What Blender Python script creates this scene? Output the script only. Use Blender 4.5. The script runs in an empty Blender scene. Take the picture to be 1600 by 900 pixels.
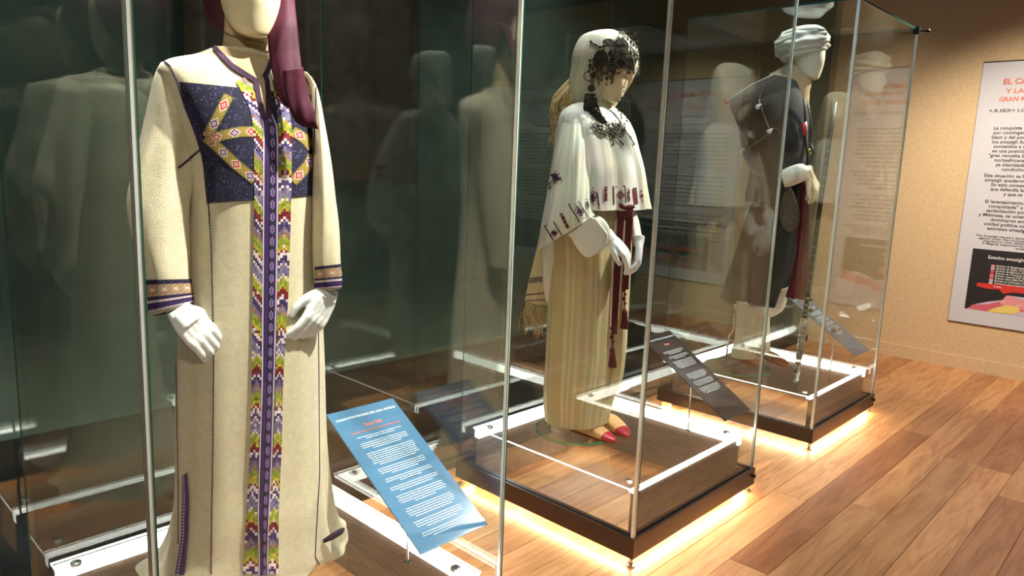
import bpy, math, random
import numpy as np
from mathutils import Vector, Matrix, noise
from mathutils.bvhtree import BVHTree

random.seed(7)
scn = bpy.context.scene
COL = scn.collection
PI = math.pi

# ------------------------------------------------------------------ camera
CAM = Vector((0.0, 0.0, 1.495))
FPX = 1140.8
CR = Vector((0.72224358, 0.69057234, 0.03839345))
CU = Vector((-0.14207489, 0.09380587, 0.98540103))
CF = Vector((-0.67688916, 0.71715431, -0.16586367))
cd = bpy.data.cameras.new('camera')
cd.sensor_width = 36.0
cd.lens = 36.0 * FPX / 1600.0
cd.clip_start = 0.02
cam = bpy.data.objects.new('camera', cd)
COL.objects.link(cam)
m = Matrix((CR, CU, -CF)).transposed().to_4x4()
m.translation = CAM
cam.matrix_world = m
scn.camera = cam

# ------------------------------------------------------------------ world, exposure
w = bpy.data.worlds.new('world'); scn.world = w
w.use_nodes = True
w.node_tree.nodes['Background'].inputs[0].default_value = (0.75, 0.9, 1.0, 1)
w.node_tree.nodes['Background'].inputs[1].default_value = 0.05
scn.view_settings.view_transform = 'Standard'
scn.view_settings.look = 'None'
scn.view_settings.exposure = 0.0
scn.view_settings.gamma = 1.0
scn.view_settings.use_curve_mapping = False
cy = scn.cycles
cy.transparent_max_bounces = 64
cy.max_bounces = 10
cy.glossy_bounces = 7
cy.diffuse_bounces = 3
cy.sample_clamp_indirect = 6.0

# ------------------------------------------------------------------ room lights (ceiling spotlights, and an added fill behind the partition)
def spot(name, loc, target, power, size=50, blend=0.4, col=(1, .93, .82), rad=0.04):
    ld = bpy.data.lights.new(name, 'SPOT')
    ld.energy = power; ld.spot_size = math.radians(size); ld.spot_blend = blend
    ld.color = col; ld.shadow_soft_size = rad
    o = bpy.data.objects.new(name, ld); COL.objects.link(o)
    o.location = loc
    d = Vector(target) - Vector(loc)
    o.rotation_euler = d.to_track_quat('-Z', 'Y').to_euler()
    return o

CASES = [(-1.382, 0.4745), (-1.394, 2.2), (-1.412, 3.956)]
FIG = [(-1.93, 0.96), (-1.98, 2.60), (-1.97, 4.34)]
KEY = [(820, 110, 240), (600, 36, 60), (420, 90, 70)]
for (fx, fy), (k1, k2, k3) in zip(FIG, KEY):
    spot('case_spotlight', (fx + 1.0, fy + (0.75 if fy < 1 else 1.15), 3.12), (fx, fy, 1.05), k1, 52, .5, (1, .95, .86))
    spot('case_fill_spotlight', (fx + 1.9, fy - 1.1, 3.1), (fx, fy, 0.8), k2, 50, .6, (1, .90, .74))
    spot('case_back_spotlight', (fx - .55, fy + 0.25, 3.15), (fx - .15, fy, .7), k3 * 1.7 if fy < 1 else k3 * .8, 60, .6, (.94, 1, .95))
    spot('case_top_spotlight', (fx + 0.1, fy - 0.15, 3.15), (fx, fy, 1.2), k3, 40, .5, (1, .97, .92))
for x, p in ((-2.1, 80), (-1.0, 330)):
    spot('wall_wash_spotlight', (x, 4.9, 3.12), (x, 6.73, 1.0), p, 75, 1.0, (1, .88, .70))
spot('wall_wash_spotlight', (1.15, 4.9, 3.12), (1.15, 6.73, 1.5), 60, 55, 1.0, (1, .92, .8))
for y in (0.6, 2.6, 4.6):
    spot('added_wall_fill', (-3.3, y, 3.2), (-4.3, y + .1, 1.4), 26, 110, 1, (.86, 1, .93))  # added fill lamps that lift the dark wall behind the glass
for x, y, p in ((-0.2, 3.3, 130), (0.7, 4.6, 110), (-0.3, 5.3, 100), (0.7, 1.6, 90)):
    spot('aisle_spotlight', (x, y, 3.12), (x, y + .2, 0), p, 95, .9, (1, .92, .82))

# ------------------------------------------------------------------ helpers
def lin(r, g=None, b=None):
    if g is None: r, g, b = r
    f = lambda c: (c / 255 / 12.92) if c <= 10.3 else ((c / 255 + .055) / 1.055) ** 2.4
    return (f(r), f(g), f(b))

def ray(px, py):
    return (CF + CR * ((px - 800) / FPX) - CU * ((py - 450) / FPX))

def fig_frame(A):
    v = Vector((A[0], A[1])).normalized()
    return v, Vector((v.y, -v.x))

def on_fig(px, py, A, dep=0.0):
    """point seen at a pixel on the upright plane through A that faces the viewer, dep metres in front of it"""
    v, h = fig_frame(A)
    d = ray(px, py)
    D = (A[0] * v.x + A[1] * v.y) - dep
    t = D / (d.x * v.x + d.y * v.y)
    return CAM + d * t

def project(p):
    d = p - CAM; z = d.dot(CF)
    return 800 + FPX * d.dot(CR) / z, 450 - FPX * d.dot(CU) / z

def tag(o, label=None, cat=None, group=None, kind=None):
    if label: o['label'] = label
    if cat: o['category'] = cat
    if group: o['group'] = group
    if kind: o['kind'] = kind
    return o

def empty(name, loc, label=None, cat=None, group=None):
    o = bpy.data.objects.new(name, None); COL.objects.link(o)
    o.location = loc; o.empty_display_size = .1
    return tag(o, label, cat, group)

def origin_of(o):
    p = Vector((0, 0, 0))
    while o is not None:
        p = p + Vector(o.location); o = o.parent
    return p

def mesh(name, V, F, mat, parent=None, smooth=False, cols=None, uvs=None, mats=None, fm=None, loc=None):
    """V in world coordinates; the object's origin goes to loc or stays at its parent's"""
    off = Vector(loc) if loc is not None else Vector((0, 0, 0))
    po = origin_of(parent) if parent else Vector((0, 0, 0))
    me = bpy.data.meshes.new(name)
    base = po + off if parent else off
    me.from_pydata([tuple(Vector(v) - base) for v in V], [], F)
    for mm in (mats or [mat]): me.materials.append(mm)
    if fm: me.polygons.foreach_set('material_index', fm)
    if smooth: me.polygons.foreach_set('use_smooth', [True] * len(me.polygons))
    if uvs is not None:
        ul = me.uv_layers.new(name='UVMap')
        li = np.zeros(len(me.loops), dtype=np.int32); me.loops.foreach_get('vertex_index', li)
        ul.data.foreach_set('uv', np.asarray(uvs, dtype=np.float32)[li].ravel())
    if cols is not None:       # one colour per face
        ca = me.color_attributes.new('Col', 'FLOAT_COLOR', 'CORNER')
        arr = np.ones((len(me.loops), 4), dtype=np.float32); i = 0
        for p, c in zip(me.polygons, cols):
            arr[p.loop_start:p.loop_start + p.loop_total, :3] = c
        ca.data.foreach_set('color', arr.ravel())
    me.update()
    o = bpy.data.objects.new(name, me); COL.objects.link(o)
    if parent: o.parent = parent
    o.location = off
    return o

class MB:
    def __init__(s): s.V = []; s.F = []; s.M = []; s.C = []
    def add(s, V, F, mi=0, c=None):
        n = len(s.V); s.V += [Vector(v) for v in V]; s.F += [tuple(i + n for i in f) for f in F]
        s.M += [mi] * len(F); s.C += [c or (1, 1, 1)] * len(F)
    def box(s, a, b, mi=0, c=None):
        x0, y0, z0 = a; x1, y1, z1 = b
        s.add([(x0, y0, z0), (x1, y0, z0), (x1, y1, z0), (x0, y1, z0), (x0, y0, z1), (x1, y0, z1), (x1, y1, z1), (x0, y1, z1)],
              [(0, 3, 2, 1), (4, 5, 6, 7), (0, 1, 5, 4), (1, 2, 6, 5), (2, 3, 7, 6), (3, 0, 4, 7)], mi, c)
    def ring(s, hx, hy, i0, i1, z0, z1, mi=0, mo=None):
        V = []
        for z in (z0, z1):
            for i in (i0, i1):
                a, b = hx - i, hy - i
                V += [(a, -b, z), (a, b, z), (-a, b, z), (-a, -b, z)]
        F = []; M = []
        for k in range(4):
            j = (k + 1) % 4
            F.append((k, j, 8 + j, 8 + k)); M.append(mi if mo is None else mo)
            F.append((4 + j, 4 + k, 12 + k, 12 + j)); M.append(mi)
            F.append((8 + k, 8 + j, 12 + j, 12 + k)); M.append(mi)
            F.append((j, k, 4 + k, 4 + j)); M.append(mi)
        n = len(s.F); s.add(V, F); s.M[n:] = M
    def tube(s, pts, r, n=8, c=None, mi=0, cap=True):
        pts = [Vector(p) for p in pts]
        rs = r if isinstance(r, (list, tuple)) else [r] * len(pts)
        V = []; up = None
        for i, p in enumerate(pts):
            t = (pts[min(i + 1, len(pts) - 1)] - pts[max(i - 1, 0)])
            t = t.normalized() if t.length > 1e-9 else Vector((0, 0, 1))
            if up is None:
                up = Vector((0, 0, 1)) if abs(t.z) < .9 else Vector((1, 0, 0))
            a = t.cross(up).normalized(); b = a.cross(t).normalized(); up = b
            for k in range(n):
                an = 2 * PI * k / n
                V.append(p + (a * math.cos(an) + b * math.sin(an)) * rs[i])
        F = []
        for i in range(len(pts) - 1):
            for k in range(n):
                j = (k + 1) % n
                F.append((i * n + k, i * n + j, (i + 1) * n + j, (i + 1) * n + k))
        if cap:
            F.append(tuple(range(n))[::-1]); F.append(tuple((len(pts) - 1) * n + k for k in range(n)))
        s.add(V, F, mi, c)
    def disc(s, p, nrm, r, h, n=12, c=None, mi=0, sx=1.0, rot=0):
        nrm = Vector(nrm).normalized()
        a = nrm.orthogonal().normalized(); 
        if abs(nrm.z) < .95:
            a = Vector((0, 0, 1)).cross(nrm).normalized()
        b = nrm.cross(a)
        V = []
        for hh in (0, h):
            for k in range(n):
                an = 2 * PI * k / n + rot
                V.append(Vector(p) + a * math.cos(an) * r * sx + b * math.sin(an) * r + nrm * hh)
        F = [(k, (k + 1) % n, n + (k + 1) % n, n + k) for k in range(n)] + [tuple(range(n))[::-1], tuple(range(n, 2 * n))]
        s.add(V, F, mi, c)
    def torus(s, p, nrm, r, t, n=14, m_=5, c=None, sx=1.0):
        nrm = Vector(nrm).normalized()
        a = Vector((0, 0, 1)).cross(nrm).normalized() if abs(nrm.z) < .95 else Vector((1, 0, 0))
        b = nrm.cross(a); V = []
        for k in range(n):
            an = 2 * PI * k / n
            d = (a * math.cos(an) * sx + b * math.sin(an))
            for q in range(m_):
                bn = 2 * PI * q / m_
                V.append(Vector(p) + d * (r + t * math.cos(bn)) + nrm * (t * math.sin(bn) + t))
        F = [(k * m_ + q, ((k + 1) % n) * m_ + q, ((k + 1) % n) * m_ + (q + 1) % m_, k * m_ + (q + 1) % m_) for k in range(n) for q in range(m_)]
        s.add(V, F, 0, c)
    def ball(s, p, r, n=8, c=None, sc=(1, 1, 1)):
        V = []; F = []; m_ = max(4, n // 2 + 1)
        for i in range(m_ + 1):
            th = PI * i / m_
            for k in range(n):
                an = 2 * PI * k / n
                V.append(Vector(p) + Vector((math.sin(th) * math.cos(an) * r * sc[0], math.sin(th) * math.sin(an) * r * sc[1], math.cos(th) * r * sc[2])))
        for i in range(m_):
            for k in range(n):
                j = (k + 1) % n
                F.append((i * n + k, (i + 1) * n + k, (i + 1) * n + j, i * n + j))
        s.add(V, F, 0, c)
    def build(s, name, mat, parent=None, smooth=False, mats=None, colors=False, world=False, loc=None):
        po = Vector((0, 0, 0))
        V = s.V
        if parent is not None and not world:      # given in the parent's own space
            base = origin_of(parent); V = [v + base for v in V]
        return mesh(name, V, s.F, mat, parent, smooth, cols=s.C if colors else None, mats=mats, fm=s.M if mats else None, loc=loc)

def autosmooth(o, ang=35):
    me = o.data
    me.polygons.foreach_set('use_smooth', [True] * len(me.polygons))
    try: me.set_sharp_from_angle(angle=math.radians(ang))
    except Exception: pass
    return o

# ------------------------------------------------------------------ materials
def newmat(name):
    m = bpy.data.materials.new(name); m.use_nodes = True
    nt = m.node_tree; b = nt.nodes['Principled BSDF']
    return m, nt, b

def pmat(name, rgb, rough=.6, metal=0, var=.12, scale=30, bump=0, bscale=300, spec=.5, coords='Object', stretch=(1, 1, 1), sheen=0, coat=0, emis=None):
    m, nt, b = newmat(name)
    c = lin(rgb); N = nt.nodes; L = nt.links
    tc = N.new('ShaderNodeTexCoord'); mp = N.new('ShaderNodeMapping'); mp.inputs['Scale'].default_value = stretch
    L.new(tc.outputs[coords], mp.inputs[0])
    nz = N.new('ShaderNodeTexNoise'); nz.inputs['Scale'].default_value = scale; nz.inputs['Detail'].default_value = 4
    L.new(mp.outputs[0], nz.inputs[0])
    rp = N.new('ShaderNodeValToRGB')
    rp.color_ramp.elements[0].position = .3; rp.color_ramp.elements[1].position = .7
    rp.color_ramp.elements[0].color = (*[max(0, x * (1 - var)) for x in c], 1)
    rp.color_ramp.elements[1].color = (*[min(1, x * (1 + var)) for x in c], 1)
    L.new(nz.outputs['Fac'], rp.inputs[0]); L.new(rp.outputs[0], b.inputs['Base Color'])
    b.inputs['Roughness'].default_value = rough; b.inputs['Metallic'].default_value = metal
    b.inputs['Specular IOR Level'].default_value = spec
    if sheen: b.inputs['Sheen Weight'].default_value = sheen
    if coat: b.inputs['Coat Weight'].default_value = coat
    if bump:
        n2 = N.new('ShaderNodeTexNoise'); n2.inputs['Scale'].default_value = bscale; n2.inputs['Detail'].default_value = 3
        L.new(mp.outputs[0], n2.inputs[0])
        bp = N.new('ShaderNodeBump'); bp.inputs['Strength'].default_value = min(bump, 1); bp.inputs['Distance'].default_value = .002 if bump < 1 else .003
        L.new(n2.outputs['Fac'], bp.inputs['Height']); L.new(bp.outputs[0], b.inputs['Normal'])
    return m

def glassmat(name, tint=(.965, .985, .975), boost=1.0, rough=0.0):
    """thin clear pane: transparent + Schlick reflection on each face"""
    m = bpy.data.materials.new(name); m.use_nodes = True
    nt = m.node_tree; N = nt.nodes; L = nt.links; N.clear()
    out = N.new('ShaderNodeOutputMaterial'); mix = N.new('ShaderNodeMixShader')
    tr = N.new('ShaderNodeBsdfTransparent'); tr.inputs[0].default_value = (*tint, 1)
    gl = N.new('ShaderNodeBsdfGlossy'); gl.inputs['Roughness'].default_value = rough
    lw = N.new('ShaderNodeLayerWeight'); lw.inputs['Blend'].default_value = .5
    pw = N.new('ShaderNodeMath'); pw.operation = 'POWER'; pw.inputs[1].default_value = 5
    ml = N.new('ShaderNodeMath'); ml.operation = 'MULTIPLY_ADD'; ml.inputs[1].default_value = .52; ml.inputs[2].default_value = .045 * boost
    L.new(lw.outputs['Facing'], pw.inputs[0]); L.new(pw.outputs[0], ml.inputs[0])
    L.new(ml.outputs[0], mix.inputs[0]); L.new(tr.outputs[0], mix.inputs[1]); L.new(gl.outputs[0], mix.inputs[2])
    L.new(mix.outputs[0], out.inputs[0])
    return m

def emat(name, rgb, s):
    m, nt, b = newmat(name)
    b.inputs['Base Color'].default_value = (*rgb, 1)
    b.inputs['Emission Color'].default_value = (*rgb, 1)
    b.inputs['Emission Strength'].default_value = s
    return m

def colmat(name, rough=.8, bump=.6, bscale=900):
    m, nt, b = newmat(name); N = nt.nodes; L = nt.links
    a = N.new('ShaderNodeVertexColor'); a.layer_name = 'Col'
    L.new(a.outputs[0], b.inputs['Base Color']); b.inputs['Roughness'].default_value = rough
    tc = N.new('ShaderNodeTexCoord'); n2 = N.new('ShaderNodeTexNoise'); n2.inputs['Scale'].default_value = bscale
    L.new(tc.outputs['Object'], n2.inputs[0])
    bp = N.new('ShaderNodeBump'); bp.inputs['Strength'].default_value = bump; bp.inputs['Distance'].default_value = .001
    L.new(n2.outputs['Fac'], bp.inputs['Height']); L.new(bp.outputs[0], b.inputs['Normal'])
    return m

def stripemat(name, base, stripe, freq, thr=.62, rough=.8, tr=0):
    """woven cloth with fine lengthwise stripes along the UV v axis"""
    m, nt, b = newmat(name); N = nt.nodes; L = nt.links
    uv = N.new('ShaderNodeUVMap'); uv.uv_map = 'UVMap'
    mp = N.new('ShaderNodeMapping'); mp.inputs['Scale'].default_value = (freq, .25, 1)
    L.new(uv.outputs[0], mp.inputs[0])
    nz = N.new('ShaderNodeTexNoise'); nz.inputs['Scale'].default_value = 1; nz.inputs['Detail'].default_value = 3
    L.new(mp.outputs[0], nz.inputs[0])
    rp = N.new('ShaderNodeValToRGB')
    rp.color_ramp.elements[0].position = thr - .1; rp.color_ramp.elements[1].position = thr
    rp.color_ramp.elements[0].color = (*lin(base), 1); rp.color_ramp.elements[1].color = (*lin(stripe), 1)
    L.new(nz.outputs['Fac'], rp.inputs[0])
    tc = N.new('ShaderNodeTexCoord'); n2 = N.new('ShaderNodeTexNoise'); n2.inputs['Scale'].default_value = 9; n2.inputs['Detail'].default_value = 5
    L.new(tc.outputs['Object'], n2.inputs[0])
    mx = N.new('ShaderNodeMix'); mx.data_type = 'RGBA'; mx.blend_type = 'MULTIPLY'; mx.inputs[0].default_value = .3
    L.new(rp.outputs[0], mx.inputs[6]); L.new(n2.outputs['Color'], mx.inputs[7]); L.new(mx.outputs[2], b.inputs['Base Color'])
    b.inputs['Roughness'].default_value = rough
    n3 = N.new('ShaderNodeTexNoise'); n3.inputs['Scale'].default_value = 500; L.new(tc.outputs['Object'], n3.inputs[0])
    bp = N.new('ShaderNodeBump'); bp.inputs['Strength'].default_value = .4; bp.inputs['Distance'].default_value = .0015
    L.new(n3.outputs['Fac'], bp.inputs['Height']); L.new(bp.outputs[0], b.inputs['Normal'])
    return m

def woodmat(name):
    m, nt, b = newmat(name); N = nt.nodes; L = nt.links
    oi = N.new('ShaderNodeObjectInfo'); tc = N.new('ShaderNodeTexCoord')
    cv = N.new('ShaderNodeVectorMath'); cv.operation = 'ADD'
    sc = N.new('ShaderNodeVectorMath'); sc.operation = 'SCALE'; sc.inputs[3].default_value = 37.0
    cmb = N.new('ShaderNodeCombineXYZ')
    for i in range(3): L.new(oi.outputs['Random'], cmb.inputs[i])
    L.new(cmb.outputs[0], sc.inputs[0]); L.new(tc.outputs['Object'], cv.inputs[0]); L.new(sc.outputs[0], cv.inputs[1])
    mp = N.new('ShaderNodeMapping'); mp.inputs['Scale'].default_value = (9, .9, 9); L.new(cv.outputs[0], mp.inputs[0])
    nz = N.new('ShaderNodeTexNoise'); nz.inputs['Scale'].default_value = 1.3; nz.inputs['Detail'].default_value = 5; nz.inputs['Distortion'].default_value = .6
    L.new(mp.outputs[0], nz.inputs[0])
    wv = N.new('ShaderNodeMath'); wv.operation = 'MULTIPLY'; wv.inputs[1].default_value = 9
    fr = N.new('ShaderNodeMath'); fr.operation = 'PINGPONG'; fr.inputs[1].default_value = 1
    L.new(nz.outputs['Fac'], wv.inputs[0]); L.new(wv.outputs[0], fr.inputs[0])
    mp2 = N.new('ShaderNodeMapping'); mp2.inputs['Scale'].default_value = (150, 5, 150); L.new(cv.outputs[0], mp2.inputs[0])
    n2 = N.new('ShaderNodeTexNoise'); n2.inputs['Scale'].default_value = 1; n2.inputs['Detail'].default_value = 3; L.new(mp2.outputs[0], n2.inputs[0])
    ad = N.new('ShaderNodeMath'); ad.operation = 'MULTIPLY_ADD'; ad.inputs[1].default_value = .45; L.new(fr.outputs[0], ad.inputs[0]); 
    hf = N.new('ShaderNodeMath'); hf.operation = 'MULTIPLY'; hf.inputs[1].default_value = .6; L.new(n2.outputs['Fac'], hf.inputs[0]); L.new(hf.outputs[0], ad.inputs[2])
    rp = N.new('ShaderNodeValToRGB'); e = rp.color_ramp.elements
    e[0].position = .15; e[0].color = (*lin(158, 104, 66), 1); e[1].position = .85; e[1].color = (*lin(206, 152, 104), 1)
    x = e.new(.45); x.color = (*lin(186, 130, 86), 1)
    L.new(ad.outputs[0], rp.inputs[0])
    # board to board tone comes with the object's own colour
    mx = N.new('ShaderNodeMix'); mx.data_type = 'RGBA'; mx.blend_type = 'MULTIPLY'; mx.inputs[0].default_value = 1
    L.new(rp.outputs[0], mx.inputs[6]); L.new(oi.outputs['Color'], mx.inputs[7]); L.new(mx.outputs[2], b.inputs['Base Color'])
    b.inputs['Roughness'].default_value = .34
    bp = N.new('ShaderNodeBump'); bp.inputs['Strength'].default_value = .08; bp.inputs['Distance'].default_value = .001
    L.new(n2.outputs['Fac'], bp.inputs['Height']); L.new(bp.outputs[0], b.inputs['Normal'])
    return m

M = {}
M['glass'] = glassmat('clear_glass', (.966, .984, .976), 1.5)
M['slab'] = glassmat('plinth_glass', (.96, .98, .97), 1.0)
M['edge'] = pmat('polished_glass_edge', (226, 230, 222), .25, .35, .05)
M['edge_dark'] = pmat('green_glass_edge', (40, 78, 64), .15, 0, .1)
M['disc_edge'] = pmat('round_glass_green_rim', (70, 160, 120), .12, 0, .1)
M['frame'] = pmat('dark_brown_lacquer', (48, 30, 24), .32, .2, .1, 20)
M['groove'] = pmat('black_brown_channel', (26, 17, 14), .35, .1, .1, 20)
M['chrome'] = pmat('brushed_steel', (205, 205, 200), .22, .95, .05)
M['alu'] = pmat('aluminium_profile', (120, 116, 108), .35, .9, .05)
M['black'] = pmat('black_metal', (20, 20, 20), .4, .5, .1)
M['led'] = emat('white_led_strip', (1, .96, .88), 11)
M['led_edge'] = emat('lit_glass_edge', (1, .97, .92), 3.2)
M['led_warm'] = emat('warm_led_strip', (1, .78, .42), 75)
M['sheen_glow'] = emat('added_bluish_glow', (.36, .68, 1.0), 2.0)  # glow of the added overhead panel that tints the labels
M['board'] = pmat('grey_brown_laminate', (120, 104, 92), .6, 0, .3, 14, .3, 400, stretch=(1, 1, 9))
M['wood'] = woodmat('oak_and_walnut_boards')
M['subfloor'] = pmat('dark_joint_filler', (60, 38, 24), .8)
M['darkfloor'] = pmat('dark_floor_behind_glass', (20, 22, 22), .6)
M['wall'] = pmat('beige_wallpaper', (216, 186, 146), .85, 0, .08, 45, .55, 130)
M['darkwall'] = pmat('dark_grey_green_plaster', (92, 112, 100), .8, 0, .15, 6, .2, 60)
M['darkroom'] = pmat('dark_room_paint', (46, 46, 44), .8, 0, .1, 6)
M['rug'] = pmat('brown_wool_textile', (86, 70, 56), .9, 0, .25, 12, .5, 200)
M['wool'] = pmat('cream_wool_cloth', (230, 214, 180), .95, 0, .07, 60, 1.0, 520, .1, sheen=.25)
M['thread'] = colmat('coloured_wool_stitches', .85, .8, 1200)
M['seam'] = pmat('dark_purple_yarn', (44, 24, 52), .8)
M['maroon'] = pmat('maroon_satin', (70, 20, 38), .62, 0, .2, 8, .5, 60, .2)
M['skin'] = pmat('cream_mannequin_shell', (232, 214, 176), .5, 0, .04, 40, .1, 300)
M['skin_white'] = pmat('white_mannequin_shell', (236, 228, 206), .45, 0, .03)
M['neck'] = pmat('linen_covered_torso', (196, 168, 128), .8, 0, .06, 80, .3, 500)
M['glove'] = pmat('white_cotton_glove', (240, 240, 236), .85, 0, .04, 60, .3, 600)
M['voile'] = stripemat('cream_striped_voile', (232, 220, 184), (246, 238, 214), 60, .55)
M['cape'] = stripemat('ivory_striped_cotton', (240, 232, 208), (250, 246, 232), 60, .55)
M['skirt'] = stripemat('beige_striped_cotton', (216, 196, 142), (232, 218, 176), 42, .58)
M['shawl'] = stripemat('ochre_cotton', (226, 204, 146), (240, 226, 186), 40, .6)
M['shirt'] = pmat('white_linen', (244, 238, 222), .85, 0, .05, 20, .3, 400)
M['fringe'] = pmat('frayed_beige_yarn', (214, 184, 132), .9, 0, .2, 60)
M['red'] = pmat('crimson_wool', (92, 8, 20), .8, 0, .3, 60, .6, 300)
M['silver'] = pmat('tarnished_silver', (112, 106, 94), .34, .85, .5, 90, .5, 400)
M['silver_dark'] = pmat('blackened_silver', (84, 78, 68), .32, .75, .5, 120, .3, 400)
M['tan'] = pmat('tan_leather', (236, 182, 122), .5, 0, .15, 50, .3, 300)
M['redleather'] = pmat('red_leather', (196, 34, 52), .35, 0, .15, 40, .2, 200)
M['brownleather'] = pmat('brown_leather', (150, 92, 50), .45, 0, .2, 40, .2, 200)
M['cloak'] = pmat('dark_brown_wool', (32, 25, 20), .9, 0, .2, 30, .6, 260, sheen=.2)
M['tunic'] = pmat('black_blue_wool', (9, 9, 12), .85, 0, .2, 30, .4, 300)
M['turban'] = pmat('white_turban_muslin', (240, 234, 218), .85, 0, .05, 20, .3, 300)
M['pouch'] = pmat('grey_studded_leather', (98, 88, 74), .4, .5, .3, 60, .5, 300)
M['staff'] = pmat('dark_bound_wood', (24, 17, 13), .5, 0, .4, 40, .4, 200)
M['gold'] = pmat('aged_brass', (170, 140, 70), .3, .9, .3, 60)
M['plastic'] = pmat('crumpled_silver_foil', (190, 186, 176), .12, .8, .3, 25, 1.0, 60)
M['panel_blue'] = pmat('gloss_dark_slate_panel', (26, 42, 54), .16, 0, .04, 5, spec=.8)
M['panel_sheen'] = pmat('panel_painted_blue_sheen', (62, 100, 128), .16, 0, .04, 5, spec=.8)  # nearest label: reflected blue sheen painted into the base colour
M['panel_black'] = pmat('near_black_gloss_panel', (22, 23, 30), .2, 0, .04, 5, spec=.6)  # same kind of label panel, left without the blue sheen
M['panel_faint_sheen'] = pmat('panel_painted_slate_sheen', (66, 86, 104), .2, 0, .04, 5, spec=.6)  # farthest label: weaker blue sheen painted into the base colour
M['text'] = pmat('white_print', (226, 230, 230), .6)
M['text_orange'] = pmat('orange_print', (214, 110, 88), .6)
M['text_dark'] = pmat('dark_grey_print', (58, 56, 60), .6)
M['paper'] = pmat('pale_grey_poster_board', (206, 204, 212), .7, 0, .03, 60)
M['paper_edge'] = pmat('black_board_edge', (26, 22, 20), .6)
for n_, c_ in (('map_black', (30, 27, 31)), ('map_red', (206, 52, 44)), ('map_pink', (206, 96, 112)), ('map_rose', (226, 146, 152)),
               ('map_yellow', (232, 206, 110)), ('map_lilac', (198, 186, 206)), ('map_white', (226, 222, 222))):
    M[n_] = pmat(n_ + '_print', c_, .6, 0, .03)

# ------------------------------------------------------------------ room
def wbox(name, a, b, mat, parent=None, kind=None, loc=None):
    mb = MB(); mb.box(a, b)
    o = mesh(name, mb.V, mb.F, mat, parent, loc=loc)
    if kind: o['kind'] = kind
    return o

BACK = 6.73; GX = -2.55
floor = wbox('floor', (-4.6, -2.6, -.06), (4.2, BACK + .1, -.012), M['subfloor'], kind='structure')
pw_, pl_ = .155, 2.19
rng = random.Random(11)
tones = [(1, 1, 1), (1.08, 1.06, 1.04), (.92, .9, .88), (1.02, .98, .94), (.8, .72, .68), (.98, 1.0, 1.02), (1.12, 1.1, 1.05), (.72, .62, .60), (.9, .88, .86)]
plank_me = {}
def plank(x0, y0, y1, tone):
    L_ = round(y1 - y0, 3)
    if L_ < .05: return
    key = L_
    if key not in plank_me:
        mb = MB(); a = pw_ / 2 - .0007; b = L_ / 2 - .0008; e = .0012
        V = [(-a, -b, -.012), (a, -b, -.012), (a, b, -.012), (-a, b, -.012), (-a, -b, -e), (a, -b, -e), (a, b, -e), (-a, b, -e),
             (-a + e, -b + e, 0), (a - e, -b + e, 0), (a - e, b - e, 0), (-a + e, b - e, 0)]
        F = [(0, 1, 5, 4), (1, 2, 6, 5), (2, 3, 7, 6), (3, 0, 4, 7), (4, 5, 9, 8), (5, 6, 10, 9), (6, 7, 11, 10), (7, 4, 8, 11), (8, 9, 10, 11)]
        me = bpy.data.meshes.new('plank'); me.from_pydata(V, [], F); me.materials.append(M['wood']); plank_me[key] = me
    o = bpy.data.objects.new('plank', plank_me[key]); COL.objects.link(o)
    o.parent = floor; o.location = (x0 + pw_ / 2, (y0 + y1) / 2, 0); o.color = (*tone, 1)
col = 0; x = -1.176 - 9 * pw_
while x < 1.6:
    k = round((x + 1.176) / pw_)
    phase = {0: 2.556, 1: 3.45, 2: 2.27, 3: 4.45, 4: 1.9, -1: 3.3, -2: 1.7}.get(k, rng.uniform(0, pl_))
    y = phase - 3 * pl_
    while y < BACK:
        y1 = y + pl_
        a, b = max(y, -.6), min(y1, BACK)
        t = rng.choice(tones)
        if k == 0 and abs(y - 2.556) < .01: t = (.60, .48, .44)
        elif k == 3 and abs(y - 4.45) < .01: t = (.74, .60, .58)
        elif k == 2 and abs(y - 4.46) < .01: t = (.80, .68, .66)
        if b > a: plank(max(x, -9), a, b, t)
        y = y1
    x += pw_
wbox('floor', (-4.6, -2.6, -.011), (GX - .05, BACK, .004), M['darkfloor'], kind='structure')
wbox('wall_back', (-2.60, BACK, 0), (4.2, BACK + .1, 3.3), M['wall'], kind='structure')
wbox('baseboard_back', (-2.60, BACK - .014, 0), (4.2, BACK, .105), M['wall'], kind='structure')
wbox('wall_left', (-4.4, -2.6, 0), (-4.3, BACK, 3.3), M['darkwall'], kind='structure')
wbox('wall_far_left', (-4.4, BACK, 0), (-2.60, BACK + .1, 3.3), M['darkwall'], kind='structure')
wbox('wall_right', (4.2, -2.6, 0), (4.3, BACK, 3.3), M['darkroom'], kind='structure')
wbox('wall_front', (-4.4, -2.7, 0), (4.2, -2.6, 3.3), M['darkroom'], kind='structure')
wbox('ceiling', (-4.4, -2.7, 3.3), (4.3, BACK + .1, 3.4), M['darkroom'], kind='structure')
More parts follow.
